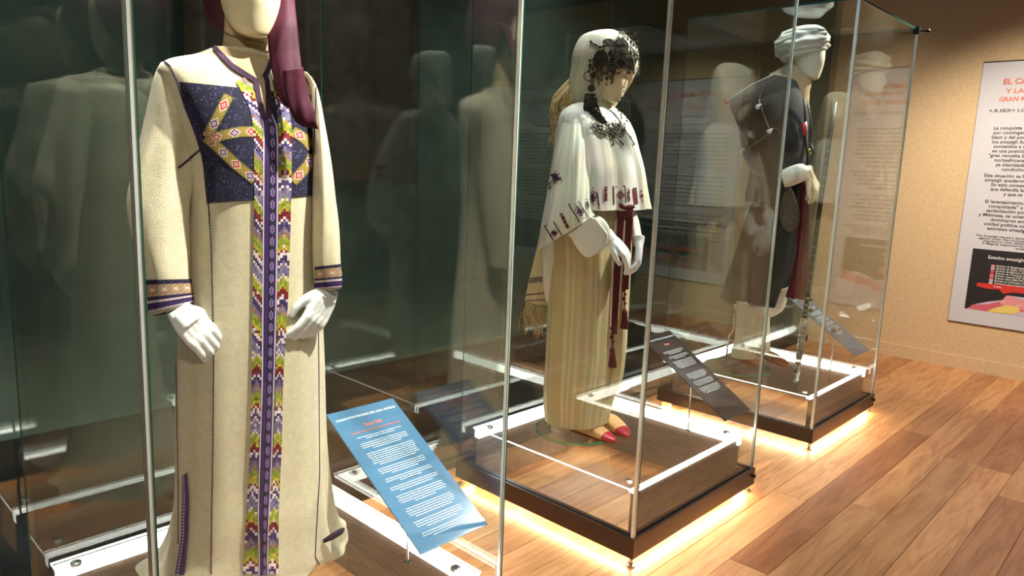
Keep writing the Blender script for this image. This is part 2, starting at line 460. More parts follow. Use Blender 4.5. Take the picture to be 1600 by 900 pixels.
# full-height glazed partition behind the cases
part_ = wbox('window_1', (GX - .012, -2.6, .0), (GX + .012, BACK - .002, .05), M['groove'], kind='structure')
gl_me = None
for i in range(6):
    y0 = -2.6 + i * 1.555
    mb = MB(); mb.box((GX - .005, y0 + .002, .05), (GX + .005, y0 + 1.551, 3.3))
    mesh('glass_pane', mb.V, mb.F, M['glass'], part_)
rug = empty('wall_hanging', (-4.2, 2.5, 1.2), 'dark brown woven hanging with a fringed edge, dim behind the glass wall', 'textile')
mb = MB()
ny, nz_ = 60, 30
V = []; F = []
for i in range(ny + 1):
    for j in range(nz_ + 1):
        yy = 1.75 + 1.55 * i / ny; zz = 1.35 + 1.9 * j / nz_
        V.append(Vector((-4.2 + .03 * math.sin(yy * 17 + zz), yy, zz)))
for i in range(ny):
    for j in range(nz_):
        a = i * (nz_ + 1) + j; F.append((a, a + nz_ + 1, a + nz_ + 2, a + 1))
cl = mesh('cloth', V, F, M['rug'], rug, True)
mb = MB()
for j in range(150):
    zz = 1.36 + j * .0125; mb.tube([(-4.18, 3.29, zz), (-4.18, 3.33, zz - .01), (-4.17, 3.38, zz - .03)], .004, 4)
tag(mb.build('fringe', M['rug'], rug, world=True), kind='stuff')

cl_ = empty('added_glow_panel', (-1.75, 2.75, 3.29), 'added bluish glow panel for the label sheen, out of view above the gap between the nearest and middle cases', 'light helper')  # unseen panel added to give the labels a blue sheen and bluish fill
mb = MB(); mb.box((-2.45, 1.95, 3.25), (-1.05, 3.95, 3.299)); mb.build('housing', M['alu'], cl_, world=True)
mb = MB(); mb.box((-2.42, 1.98, 3.246), (-1.08, 3.92, 3.249)); mb.build('diffuser', M['sheen_glow'], cl_, world=True)

# ------------------------------------------------------------------ display cases
HX, HY = .5, .5065
TOP = 2.386
def make_case(cx, cyy, label):
    r = empty('display_case', (cx, cyy, 0), label, 'display case', 'glass display cases in a row')
    b = MB(); b.ring(HX, HY, 0, .012, .040, .120); autosmooth(b.build('base_frame', M['frame'], r), 30)
    b = MB(); b.ring(HX, HY, .012, .066, .041, .104); b.build('base_channel', M['groove'], r)
    b = MB(); b.ring(HX, HY, .030, .052, .104, .114); b.build('inner_rail', M['frame'], r)
    for sx in (-1, 1):
        for sy in (-1, 1):
            b = MB(); b.tube([(sx * (HX - .02), sy * (HY - .02), .0), (sx * (HX - .02), sy * (HY - .02), .008)], .018, 14)
            b.tube([(sx * (HX - .02), sy * (HY - .02), .008), (sx * (HX - .02), sy * (HY - .02), .042)], .008, 10)
            b.build('levelling_foot', M['chrome'], r)
    b = MB(); b.ring(HX, HY, .020, .032, .034, .0395); b.build('underglow_strip', M['led_warm'], r)
    g0, g1 = .016, .024
    for s in (-1, 1):
        b = MB(); x0, x1 = sorted((s * (HX - g0), s * (HX - g1))); b.box((x0, -(HY - g0), .105), (x1, HY - g0, TOP)); b.build('glass_pane', M['glass'], r)
        b = MB(); y0, y1 = sorted((s * (HY - g0), s * (HY - g1))); b.box((-(HX - g1), y0, .105), (HX - g1, y1, TOP)); b.build('glass_pane', M['glass'], r)
    b = MB(); b.box((-(HX - g0), -(HY - g0), TOP), (HX - g0, HY - g0, TOP + .008)); b.build('glass_pane', M['glass'], r)
    for sx in (-1, 1):
        for sy in (-1, 1):
            b = MB(); big = sx > 0
            w_ = (.014 if sy < 0 else .0105) if big else .003
            x_, y_ = sx * (HX - .0145), sy * (HY - .0145)
            b.box((x_ - w_ / 2, y_ - w_ / 2, .105), (x_ + w_ / 2, y_ + w_ / 2, TOP + .008))
            ce = b.build('corner_edge', M['edge'] if big else M['edge_dark'], r)
            if big:
                b = MB(); q = w_ / 2
                b.box((x_ + q, y_ + q - .003, .105), (x_ + q + .001, y_ + q, TOP)); b.box((x_ + q, y_ - q + .0005, .105), (x_ + q + .0008, y_ - q + .002, TOP))
                b.build('seal_line', M['edge_dark'], r)
    b = MB(); b.ring(HX, HY, .0135, .0165, TOP - .001, TOP + .009); b.build('top_edge', M['edge_dark'], r)
    b = MB(); x_, y_ = HX - .012, HY - .03
    b.box((x_ - .012, y_ - .022, TOP - .03), (x_ + .02, y_ + .004, TOP + .012)); b.tube([(x_ + .01, y_ - .01, TOP - .01), (x_ + .055, y_ + .012, TOP - .012)], .006, 8)
    b.ball((x_ + .06, y_ + .014, TOP - .012), .011); b.build('lid_clamp', M['black'], r)
    b = MB(); b.tube([(HX - .002, HY - .02, .085), (HX + .012, HY - .02, .085)], .009, 12); b.build('lock', M['black'], r)
    # raised glass plinth
    p0, p1 = .056, .062
    for s in (-1, 1):
        b = MB(); x0, x1 = sorted((s * (HX - p0), s * (HX - p1))); b.box((x0, -(HY - p0), .105), (x1, HY - p0, .234 if s < 0 else .260)); b.build('plinth_pane', M['slab'], r)
        b = MB(); y0, y1 = sorted((s * (HY - p0), s * (HY - p1))); b.box((-(HX - p1), y0, .105), (HX - p1, y1, .234 if s > 0 else .274)); b.build('plinth_pane', M['slab'], r)
    b = MB(); b.box((-(HX - p0), -(HY - p0), .2755), (HX - p0, HY - p0, .285)); b.build('plinth_top', M['slab'], r)
    b = MB(); b.ring(HX, HY, .0535, .0558, .2795, .2848); b.build('lit_edge', M['led_edge'], r)
    # back and left sides are lined with a laminate panel; a white LED strip runs along the top of each
    b = MB(); b.box((-(HX - .0635), -(HY - .0635), .107), (-(HX - .070), HY - .0635, .2355)); b.build('plinth_panel', M['board'], r)
    b = MB(); b.box((-(HX - .0705), HY - .070, .107), (HX - .0635, HY - .0635, .2355)); b.build('plinth_panel', M['board'], r)
    b = MB(); b.box((-(HX - .0685), -(HY - .0685), .002), (-(HX - .075), HY - .0765, .106)); b.build('plinth_panel', M['board'], r)
    b = MB(); b.box((-(HX - .0755), HY - .075, .002), (HX - .0685, HY - .0685, .106)); b.build('plinth_panel', M['board'], r)
    b = MB(); b.box((HX - .070, -(HY - .0635), .107), (HX - .0635, HY - .0705, .266)); b.build('plinth_panel', M['board'], r)
    b = MB(); b.box((HX - .080, -(HY - .0635), .2675), (HX - .0565, HY - .0845, .2748)); b.build('light_channel', M['led'], r)
    b = MB(); b.box((-(HX - .0565), -(HY - .0635), .236), (-(HX - .084), HY - .0845, .2748)); b.build('light_channel', M['led'], r)
    b = MB(); b.box((-(HX - .0555), -(HY - .0635), .236), (-(HX - .0564), HY - .0555, .268)); b.box((-(HX - .0555), HY - .0564, .236), (HX - .0565, HY - .0555, .268)); b.build('channel_cover', M['alu'], r)
    b = MB(); b.box((-(HX - .0565), HY - .084, .236), (HX - .0565, HY - .0565, .2748)); b.build('light_channel', M['led'], r)
    for sx in (-1, 1):
        for sy in (-1, 1):
            b = MB(); c = (sx * (HX - .112), sy * (HY - .105))
            b.tube([(c[0], c[1], .2852), (c[0], c[1], .293), (c[0], c[1], .296)], [.016, .016, .012], 20); autosmooth(b.build('fixing_button', M['chrome'], r))
    return r
clabels = ['nearest glass display case, holding the cream robe with purple placket',
           'middle glass display case, holding the cape and striped skirt',
           'farthest glass display case by the beige wall, holding the turbaned figure in a dark cloak']
proto = None
for (nx, ny_), lb in zip(CASES, clabels):
    if proto is None: proto = make_case(nx - HX, ny_ + HY, lb)
    else:
        r = proto.copy(); COL.objects.link(r); r.location = (nx - HX, ny_ + HY, 0); r['label'] = lb
        for ch in proto.children:
            c = ch.copy(); COL.objects.link(c); c.parent = r

# ------------------------------------------------------------------ loft tools
def catmull(P, t):
    n = len(P) - 1; i = min(int(t), n - 1); f = t - i
    p0 = P[max(i - 1, 0)]; p1 = P[i]; p2 = P[i + 1]; p3 = P[min(i + 2, n)]
    return .5 * ((2 * p1) + (p2 - p0) * f + (2 * p0 - 5 * p1 + 4 * p2 - p3) * f * f + (3 * p1 - p0 - 3 * p2 + p3) * f ** 3)

def loft(secs, rows, n, fold=None, power=2.0, caps=(True, True)):
    """secs: (centre, e1, e2); gives a closed tube, its faces and uvs"""
    A = [np.array([*s[0], *s[1], *s[2]], float) for s in secs]
    V = []; UV = []; F = []
    for i in range(rows + 1):
        t = i / rows * (len(A) - 1); q = catmull(A, t)
        c, e1, e2 = Vector(q[:3]), Vector(q[3:6]), Vector(q[6:9])
        for k in range(n):
            th = 2 * PI * k / n
            cs, sn = math.cos(th), math.sin(th)
            if power != 2.0:
                cs = math.copysign(abs(cs) ** (2 / power), cs); sn = math.copysign(abs(sn) ** (2 / power), sn)
            r = 1.0 if fold is None else fold(th, i / rows)
            V.append(c + e1 * cs * r + e2 * sn * r); UV.append((k / n, i / rows))
    for i in range(rows):
        for k in range(n):
            j = (k + 1) % n
            F.append((i * n + k, (i + 1) * n + k, (i + 1) * n + j, i * n + j))
    if caps[0]: F.append(tuple(range(n)))
    if caps[1]: F.append(tuple(rows * n + k for k in range(n))[::-1])
    return V, F, UV

def body_secs(A, rows, depth_dx=0.0):
    """rows: (z, pxL, pxR, b[, dx]) -> sections lying square to the figure, which faces +X"""
    v, h = fig_frame(A); S = []
    for row in rows:
        z, pl, pr, b = row[:4]; dx = row[4] if len(row) > 4 else 0.0
        def sval(px):
            f = lambda s: project(Vector((A[0] + h.x * s, A[1] + h.y * s, z)))[0]
            s0, s1 = -.5, .5; f0, f1 = f(s0), f(s1)
            for _ in range(6):
                if abs(f1 - f0) < 1e-4: break
                s = s0 + (px - f0) * (s1 - s0) / (f1 - f0); s0, f0, s1, f1 = s1, f1, s, f(s)
                if abs(s1 - s0) < 1e-7: break
            return s1
        a_, b_ = sval(pl), sval(pr); wd = (b_ - a_) / 2; sc = (a_ + b_) / 2
        lat = math.sqrt(max(wd * wd - (b * h.x) ** 2, (.3 * wd) ** 2)) / abs(h.y)
        # keep the ring's centre on the figure's own axis: only the lateral shift moves it
        c = Vector((A[0] + h.x * sc + dx, A[1] + h.y * sc, z))
        S.append((c, Vector((0, lat, 0)), Vector((-b, 0, 0))))
    return S

def px_secs(A, rows):
    """rows: (Lx,Ly,Rx,Ry,dep,thick)"""
    v, h = fig_frame(A); S = []
    for lx, ly, rx, ry, dep, th in rows:
        p = on_fig(lx, ly, A, dep); q = on_fig(rx, ry, A, dep)
        S.append(((p + q) / 2, (q - p) / 2, Vector((-v.x, -v.y, 0)) * -th))
    return S

def bvh(*VF):
    V = []; F = []
    for v, f in VF:
        n = len(V); V += list(v); F += [tuple(i + n for i in g) for g in f]
    return BVHTree.FromPolygons(V, F)

def hit(T, px, py, lift=.002, fallback=None):
    d = ray(px, py).normalized()
    loc, nrm, idx, dist = T.ray_cast(CAM, d)
    if loc is None:
        return fallback, None
    if nrm.dot(d) > 0: nrm = -nrm
    return loc + nrm * lift, nrm

def patch(name, T, rows, nu, mat, parent, colfn, lift=.002, colors=True, fine=1):
    """cloth piece laid on a garment: rows = list of (Lx,Ly,Rx,Ry) pixel spans; interpolated over len"""
    R = [np.array(r, float) for r in rows]
    nv = colfn['nv']
    grid = []; last = None
    for i in range(nv + 1):
        t = i / nv * (len(R) - 1); k = min(int(t), len(R) - 2); q = R[k] * (1 - (t - k)) + R[k + 1] * (t - k)
        line = []
        for j in range(nu + 1):
            u = j / nu
            p, n = hit(T, q[0] * (1 - u) + q[2] * u, q[1] * (1 - u) + q[3] * u, lift)
            line.append(p)
        grid.append(line)
    V = []; idx = {}
    F = []; C = []
    for i in range(nv):
        for j in range(nu):
            qd = [(i, j), (i + 1, j), (i + 1, j + 1), (i, j + 1)]
            P = [grid[a][b] for a, b in qd]
            if any(p is None for p in P): continue
            if max((P[0] - P[2]).length, (P[1] - P[3]).length) > .07: continue
            cc = colfn['f'](j, i, nu, nv)
            if cc is None: continue
            f = []
            for key, p in zip(qd, P):
                if key not in idx: idx[key] = len(V); V.append(p)
                f.append(idx[key])
            F.append(tuple(f)); C.append(lin(cc))
    if not F: return None
    return mesh(name, V, F, mat, parent, True, cols=C)

def solidify(o, t=.003, off=-1):
    md = o.modifiers.new('thickness', 'SOLIDIFY'); md.thickness = t; md.offset = off
    return o

def garment(name, secs, rows, n, mat, parent, fold=None, power=2.0, caps=(False, False), thick=.003):
    V, F, UV = loft(secs, rows, n, fold, power, caps)
    o = mesh(name, V, F, mat, parent, True, uvs=UV)
    if thick: solidify(o, thick)
    return o, V, [f for f in F]

# ------------------------------------------------------------------ hands
def make_hand(name, wrist, tip, back, parent, mat, size=.19, curl=.35, thumb=1, wrist_len=.05, wr=.026, spread=.10, fc=None):
    """palm, four fingers and thumb grown together; back = direction the back of the hand faces"""
    wrist = Vector(wrist); d = (Vector(tip) - wrist).normalized()
    n = Vector(back); n = (n - d * n.dot(d)).normalized(); l = d.cross(n) * thumb
    s = size / .19; mb = MB()
    P = lambda a, b, c: wrist + d * a * s + l * b * s + n * c * s
    for b in (-.009, 0, .009):
        mb.tube([P(-wrist_len, b, 0), P(0, b, 0), P(.03, b * 1.4, -.002), P(.06, b * 1.8, -.003), P(.085, b * 2, -.004)], [wr * .86, wr * .72, wr * .56, wr * .38, wr * .2], 14)
    for b, w_ in ((-.03, .012), (-.015, .0135), (0, .014), (.015, .014), (.029, .013)):
        mb.tube([P(-.012, b * .55, 0), P(.03, b * .85, .001), P(.068, b, -.001), P(.088, b, -.004), P(.098, b, -.008)], [.012, w_ * 1.1, w_ * .95, w_ * .8, w_ * .5], 10)
    lens = [(-.027, .064, .0102), (-.009, .080, .0112), (.009, .085, .0116), (.027, .075, .0112)]
    for i, (b, L_, r) in enumerate(lens):
        cu = (fc[i] if fc else curl) ; p = P(.082, b, 0); a = .12 + cu * .3
        pts = [p - d * .012 * s, p]; spr = (b / .03) * spread
        for k, seg in enumerate((.45, .32, .23)):
            a += cu * (.9 if k else .5)
            dirv = (d * math.cos(a) - n * math.sin(a) + l * spr * .5).normalized()
            p = p + dirv * L_ * seg * s; pts.append(p)
        mb.tube([*pts, pts[-1] + (pts[-1] - pts[-2]).normalized() * .004 * s], [r * s * 1.08, r * s * 1.05, r * s, r * s * .92, r * s * .78, r * s * .35], 9)
    p0 = P(.012, .024, -.004); p1 = P(.045, .047, -.012); p2 = P(.075, .053, -.022); p3 = P(.098, .050, -.028)
    mb.tube([p0, p1, p2, p3, p3 + (p3 - p2) * .1], [.013 * s, .0125 * s, .0105 * s, .0085 * s, .004 * s], 9)
    o = mb.build(name, mat, parent, True, world=True)
    md = o.modifiers.new('grow', 'REMESH'); md.mode = 'VOXEL'; md.voxel_size = .0028; md.use_smooth_shade = True
    sm = o.modifiers.new('soft', 'SMOOTH'); sm.factor = .5; sm.iterations = 11
    return o

def head_mesh(name, c, yaw, parent, mat, s=1.0, tilt=0.0):
    """smooth abstract mannequin head: egg with a flat face plane, slight nose ridge and pointed chin"""
    prof = [(-.125, .012, .015, .045), (-.118, .034, .036, .036), (-.10, .050, .056, .022), (-.07, .062, .076, .008), (-.03, .070, .088, 0),
            (.02, .076, .094, -.004), (.06, .074, .092, -.006), (.09, .062, .078, -.006), (.112, .042, .054, -.004), (.124, .016, .02, 0)]
    R = Matrix.Rotation(yaw, 3, 'Z') @ Matrix.Rotation(tilt, 3, 'Y')
    S = [(Vector(c) + R @ Vector((x, 0, z)) * s, R @ Vector((0, a, 0)) * s, R @ Vector((-b, 0, 0)) * s) for z, a, b, x in prof]
    def fold(th, t):
        f = max(0, -math.sin(th)) ** 3          # front
        r = 1.0
        if f > 0:
            r -= .10 * f * math.exp(-((t - .62) / .1) ** 2)      # brow / eye hollow
            r += .05 * f * math.exp(-((t - .42) / .07) ** 2) * max(0, -math.sin(th)) ** 30
        return r
    V, F, UV = loft(S, 40, 40, fold, 2.1, (True, True))
    o = mesh(name, V, F, mat, parent, True)
    return o, V, F

def text_obj(name, body, parent, origin, xd, yd, size, mat, bold=0.0, align='LEFT', sx=1.0, line=1.0, ext=.0004, width=None):
    cu = bpy.data.curves.new(name, 'FONT'); cu.body = body; cu.size = size; cu.align_x = align; cu.align_y = 'TOP'
    cu.offset = bold; cu.resolution_u = 2; cu.space_line = line; cu.extrude = ext
    cu.materials.append(mat)
    tmp = bpy.data.objects.new(name, cu)
    me = bpy.data.meshes.new_from_object(tmp); bpy.data.objects.remove(tmp)
    if not me.materials: me.materials.append(mat)
    if width:
        xs = [v.co.x for v in me.vertices]; sx = width / (max(xs) - min(xs))
    o = bpy.data.objects.new(name, me); COL.objects.link(o)
    xd = Vector(xd).normalized(); yd = Vector(yd).normalized(); zd = xd.cross(yd)
    mm = Matrix((xd * sx, yd, zd)).transposed().to_4x4()
    mm.translation = Vector(origin) - (origin_of(parent) if parent else Vector((0, 0, 0)))
    o.parent = parent
    o.matrix_basis = mm
    return o

def onz(px, py, z):
    d = ray(px, py); return CAM + d * ((z - CAM.z) / d.z)

def noise3(x, y, z): return noise.noise(Vector((x, y, z)))

def ribbon_rows(pts, width):
    """pixel polyline -> rows of spans of the given pixel width across it"""
    R = []
    for i, p in enumerate(pts):
        a = np.array(pts[max(i - 1, 0)][:2], float); b = np.array(pts[min(i + 1, len(pts) - 1)][:2], float)
        t = (b - a) / np.linalg.norm(b - a); n = np.array([t[1], -t[0]])
        if n[0] > 0: n = -n
        w_ = (p[2] if len(p) > 2 else width) / 2
        R.append((p[0] + n[0] * w_, p[1] + n[1] * w_, p[0] - n[0] * w_, p[1] - n[1] * w_))
    return R

def yarn(name, T, pts, mat, parent, r=.0018, step=3.0, lift=.0015, dotted=False):
    """thin sewn cord lying on a garment, following a pixel polyline"""
    mb = MB(); P = []; 
    for (x0, y0), (x1, y1) in zip(pts[:-1], pts[1:]):
        n = max(1, int(math.hypot(x1 - x0, y1 - y0) / step))
        for k in range(n): P.append((x0 + (x1 - x0) * k / n, y0 + (y1 - y0) * k / n))
    P.append(pts[-1]); run = []
    def flush(run):
        if len(run) > 1:
            if dotted:
                for a, b in zip(run[:-1], run[1:]):
                    mb.tube([a.lerp(b, .08), a.lerp(b, .5), a.lerp(b, .92)], [r * .6, r * 1.15, r * .6], 5)
            else: mb.tube(run, r, 6)
    for x_, y_ in P:
        p, n = hit(T, x_, y_, lift)
        if p is None or (run and (p - run[-1]).length > .05): flush(run); run = []
        if p is not None: run.append(p)
    flush(run)
    return mb.build(name, mat, parent, True, world=True) if mb.V else None

def flat(pts, A, d, th, mb):
    P_ = [on_fig(x_, y_, A, d) for x_, y_ in pts]; v_, _ = fig_frame(A); t_ = Vector((v_.x, v_.y, 0)) * th; n = len(P_)
    mb.add([*P_, *[p + t_ for p in P_]], [tuple(range(n)), tuple(range(n, 2 * n))[::-1]] + [(k, n + k, n + (k + 1) % n, (k + 1) % n) for k in range(n)])
DISCZ = .285
def glass_foot(parent, c, r):
    mb = MB(); mb.tube([(c[0], c[1], DISCZ + .0004), (c[0], c[1], DISCZ + .0095)], r - .0025, 64)
    mb.build('base_disc', M['slab'], parent, False, world=True)
    mb = MB(); n = 72; V = []; F = []
    for z in (DISCZ + .0004, DISCZ + .0098):
        for q in (r - .002, r):
            V += [(c[0] + q * math.cos(2 * PI * k / n), c[1] + q * math.sin(2 * PI * k / n), z) for k in range(n)]
    for k in range(n):
        j = (k + 1) % n
        F += [(k, j, 2 * n + j, 2 * n + k)[::-1], (n + k, n + j, 3 * n + j, 3 * n + k), (2 * n + k, 2 * n + j, 3 * n + j, 3 * n + k)]
    mb.add(V, F); mb.build('disc_rim', M['disc_edge'], parent, True, world=True)

def slipper(name, heel, toe, wd, ht, zb, label, upper, toecap, open_back=True, group=None):
    heel = Vector((heel[0], heel[1], zb)); toe = Vector((toe[0], toe[1], zb)); d = (toe - heel); L_ = d.length; d.normalize(); l = Vector((-d.y, d.x, 0))
    r = empty(name, tuple(heel.lerp(toe, .5)), label, 'shoe', group)
    prof = [(0.0, .30, .10), (.06, .62, .45), (.2, .80, .62), (.35, .86, .95), (.5, .95, 1.0), (.65, 1.0, .80), (.8, .88, .55), (.92, .55, .34), (.985, .22, .20), (1.0, .05, .1)]
    def shell(t0, t1, z_off, mat, nm, parent):
        S = []
        for t, a, h in prof:
            if t < t0 - 1e-6 or t > t1 + 1e-6: continue
            c = heel + d * L_ * t + Vector((0, 0, .006 + ht * h * .42))
            S.append((c, l * wd / 2 * a * z_off, Vector((0, 0, ht * h * .5 * z_off))))
        V, F, UV = loft(S, 18, 24, None, 2.3, (True, True))
        return mesh(nm, V, F, mat, parent, True)
    shell(.0, .5, 1.0, M['skin'] if open_back else upper, 'insole_and_foot' if False else 'heel_part', r) if not open_back else None
    shell(.2, .8, 1.0, upper, 'upper', r)
    shell(.65 if toecap != M['redleather'] else .7, 1.0, 1.04, toecap, 'toe_cap', r)
    V = []; F = []; n = 36
    for z in (0.0, .006):
        for k in range(n):
            an = 2 * PI * k / n; t = .5 - .5 * math.cos(an)
            a = np.interp(t, [0, .05, .2, .45, .7, .9, 1], [.3, .6, .78, .86, 1, .6, .08])
            V.append(heel + d * L_ * t + l * (wd / 2 * a * math.copysign(1, math.sin(an)) * min(1, abs(math.sin(an)) * 3)) + Vector((0, 0, z)))
    F = [(k, (k + 1) % n, n + (k + 1) % n, n + k) for k in range(n)] + [tuple(range(n))[::-1], tuple(range(n, 2 * n))]
    mesh('sole', V, F, M['brownleather'], r)
    mb = MB()
    for k in range(9):
        for s_ in (-1, 1):
            t = .36 + .02 * k; mb.disc(heel + d * L_ * t + l * s_ * wd * .2 * (1 - k * .03) + Vector((0, 0, .008 + ht * .82)), (0, 0, 1), .0022, .0015, 6)
    tag(mb.build('punched_pattern', M['brownleather'], r, world=True), kind='stuff')
    return r

# ================================================================== FIGURE 1: cream robe
A1 = FIG[0]
G1 = empty('mannequin', (A1[0], A1[1], DISCZ), 'headscarfed mannequin in a long cream robe with dark blue chest panel and purple placket', 'mannequin')
glass_foot(G1, A1, .19)
def f_robe(th, t):
    a = .006 + .075 * max(0, t - .18) ** 1.1
    return 1 + a * (.5 * math.sin(5 * th + 1.2 + 1.5 * t) + .35 * math.sin(9 * th + .4 - 2 * t) + .25 * math.sin(14 * th + 3 * t)) \
        + (.06 * math.sin(7 * th + 1) * max(0, t - .93) / .07)
rows = [(1.768, 332, 426, .066, .006), (1.745, 305, 446, .07, .005), (1.725, 268, 476, .088, 0), (1.70, 252, 490, .105, 0), (1.66, 256, 493, .118, .01), (1.6, 266, 492, .128, .015),
        (1.5, 283, 489, .138, .02), (1.4, 287, 487, .142, .02), (1.3, 288, 487, .142, .02), (1.2, 286, 489, .145, .02), (1.1, 282, 492, .15, .02), (1.0, 277, 496, .155, .02), (.9, 274, 498, .16, .02), (.8, 272, 499, .165, .02),
        (.7, 272, 500, .17, .02), (.6, 272, 503, .175, .02), (.5, 270, 509, .182, .02), (.42, 263, 518, .19, .01), (.36, 250, 530, .205, 0), (.325, 236, 545, .225, -.02), (.312, 228, 552, .24, -.03)]
robe, RV, RF = garment('robe', body_secs(A1, rows), 220, 160, M['wool'], G1, f_robe, 2.25)
T1 = bvh((RV, RF))
def f_sl(k):
    def f(th, t):
        return 1 + .05 * math.sin(3 * th + 2 * t + k) * t + .045 * math.sin(6 * th + 7 * t + k) * math.sin(PI * min(1, t * 1.1)) + .03 * math.sin(19 * t + 3 * th + k) * math.sin(PI * t) ** 2
    return f
sr = [(252, 97, 278, 118, .03, .045), (241, 122, 287, 150, .045, .062), (226, 190, 298, 205, .06, .07), (210, 250, 303, 258, .075, .07), (196, 315, 299, 318, .09, .07),
      (205, 372, 297, 376, .105, .066), (226, 425, 297, 430, .12, .06), (232, 489, 300, 470, .13, .055)]
sl, SV, SF = garment('sleeve', px_secs(A1, sr), 80, 64, M['wool'], robe, f_sl(0), 2.1)
sr2 = [(474, 113, 490, 128, .00, .045), (484, 135, 498, 150, .01, .06), (486, 200, 508, 205, .03, .068), (487, 280, 521, 283, .05, .068), (488, 350, 529, 352, .07, .064), (489, 410, 532, 412, .085, .06), (492, 449, 533, 447, .09, .055)]
sl2, SV2, SF2 = garment('sleeve', px_secs(A1, sr2), 80, 64, M['wool'], robe, f_sl(2), 2.1)
TS1 = bvh((SV, SF)); TS2 = bvh((SV2, SF2)); TA1 = bvh((RV, RF), (SV, SF), (SV2, SF2))

# chest panel of dark blue pile
rr = random.Random(3)
def navy(j, i, nu, nv):
    q = rr.random(); 
    if q < .07: return (84, 76, 122)
    if q < .2: return (40, 34, 74)
    return (17 + int(10 * rr.random()), 13 + int(8 * rr.random()), 38 + int(16 * rr.random()))
panel_rows = [(281, 128, 493, 150), (290, 165, 493, 178), (302, 200, 492, 206), (314, 232, 491, 236), (319, 262, 490, 262), (322, 290, 489, 288), (325, 317, 487, 305)]
patch('chest_panel', T1, panel_rows, 110, M['thread'], robe, dict(nv=90, f=navy), lift=.003)
# light shoulder yoke edge cord and armhole seams
yarn('seam_cord', TA1, [(252, 92), (266, 103), (277, 126), (290, 168), (305, 205), (318, 248), (322, 290), (325, 318)], M['seam'], robe, .0022)
yarn('seam_cord', T1, [(326, 318), (330, 380), (332, 450), (334, 560), (333, 700), (331, 800), (330, 897)], M['seam'], robe, .0019, 4, dotted=True)
yarn('seam_cord', T1, [(487, 306), (492, 420), (497, 520), (498, 640), (499, 740), (494, 830), (492, 870), (505, 893)], M['seam'], robe, .0014)
yarn('seam_cord', T1, [(276, 560), (277, 640), (279, 760), (279, 850)], M['seam'], robe, .0014, dotted=True)
yarn('seam_cord', TA1, [(486, 120), (494, 132), (494, 160), (491, 230), (488, 300)], M['seam'], robe, .0014)
yarn('seam_cord', TA1, [(278, 262), (300, 245), (314, 233)], M['seam'], robe, .0022)

MOT = {'g': (134, 150, 42), 'y': (188, 166, 60), 'r': (120, 14, 28), 'w': (226, 206, 206), 'p': (66, 46, 98), 'l': (122, 112, 146), 'b': (152, 112, 104), 'n': (44, 32, 72), 'o': (196, 120, 56)}
def chev(c0, two=False):
    seq = ['gy', 'gg', 'yg', 'yy', 'rr', 'rw', 'wr', 'wp', 'pp', 'pw', 'lp', 'll', 'lb', 'bl', 'wg']
    def f(j, i, nu, nv):
        c = c0 if (two is False or i < nv * .55) else 2
        k = int(i - abs(j - c)) % 15
        if rr.random() < .16: k = (k + rr.choice((-1, 1, 2))) % 15
        q = MOT[seq[k][(i + j) % 2]]
        d = rr.randint(-26, 14)
        return tuple(max(0, min(255, x + d)) for x in q)
    return f
lb = [(368, 128, 382, 122), (380, 150, 398, 146), (390, 170, 409, 170), (396, 200, 411, 200), (397, 300, 410, 300), (395, 450, 409, 450), (393, 600, 408, 600), (391, 700, 405, 700), (385, 800, 402, 800), (380, 896, 403, 896)]
rb = [(424, 128, 434, 124), (430, 165, 448, 163), (434, 200, 455, 200), (434, 300, 454, 300), (432, 450, 450, 450), (429, 600, 441, 600), (426, 700, 439, 700), (420, 800, 434, 800), (414, 896, 434, 896)]
pk = [(405, 178, 423, 178), (410, 200, 433, 200), (410, 300, 433, 300), (409, 450, 431, 450), (408, 600, 427, 600), (405, 700, 424, 700), (403, 800, 420, 800), (405, 870, 417, 870), (404, 898, 418, 898)]
def resample(rows, key=1):
    ys = np.linspace(rows[0][1], rows[-1][1], 40); a = np.array(rows, float)
    return [tuple(np.interp(y, a[:, 1], a[:, k]) for k in range(4)) for y in ys]
patch('embroidered_band', T1, resample(lb), 5, M['thread'], robe, dict(nv=190, f=chev(0, True)), lift=.0045)
patch('embroidered_band', T1, resample(rb), 5, M['thread'], robe, dict(nv=190, f=chev(2)), lift=.0045)
def placket(j, i, nu, nv):
    base = [(214, 200, 206), (62, 24, 92), (46, 18, 74), (74, 36, 110), (38, 16, 62), (26, 12, 44), (20, 10, 34), (20, 10, 34), (24, 12, 38), (46, 20, 74), (64, 28, 96), (214, 200, 206)][j * 12 // nu]
    jj = j * 12 // nu
    ph = i % 8
    if jj in (6, 8) and ph in (1, 2, 3, 4): return (150, 124, 178)
    if jj == 7 and ph in (0, 5): return (150, 124, 178)
    if jj == 3 and i % 2: return (66, 34, 104)
    return base
patch('placket', T1, resample(pk), 12, M['thread'], robe, dict(nv=300, f=placket), lift=.0055)
def plain(a, b):
    return lambda j, i, nu, nv: a if (i + j) % 3 else b
patch('neck', T1, [(338, 74, 423, 88), (348, 92, 420, 100), (364, 106, 415, 110), (384, 118, 409, 118), (400, 126, 404, 126)], 24, M['neck'], G1, dict(nv=24, f=lambda j, i, nu, nv: (196, 168, 128)), lift=.0045)
patch('neck_opening', T1, [(402, 124, 413, 124), (405, 150, 414, 150), (412, 184, 414, 184)], 3, M['neck'], G1, dict(nv=20, f=lambda j, i, nu, nv: (196, 168, 128)), lift=.004)
pur = plain((46, 12, 44), (66, 22, 62))
patch('neck_trim', T1, ribbon_rows([(335, 76), (345, 88), (362, 105), (382, 118), (399, 128), (402, 150), (411, 186)], 8), 3, M['thread'], robe, dict(nv=60, f=pur), lift=.006)
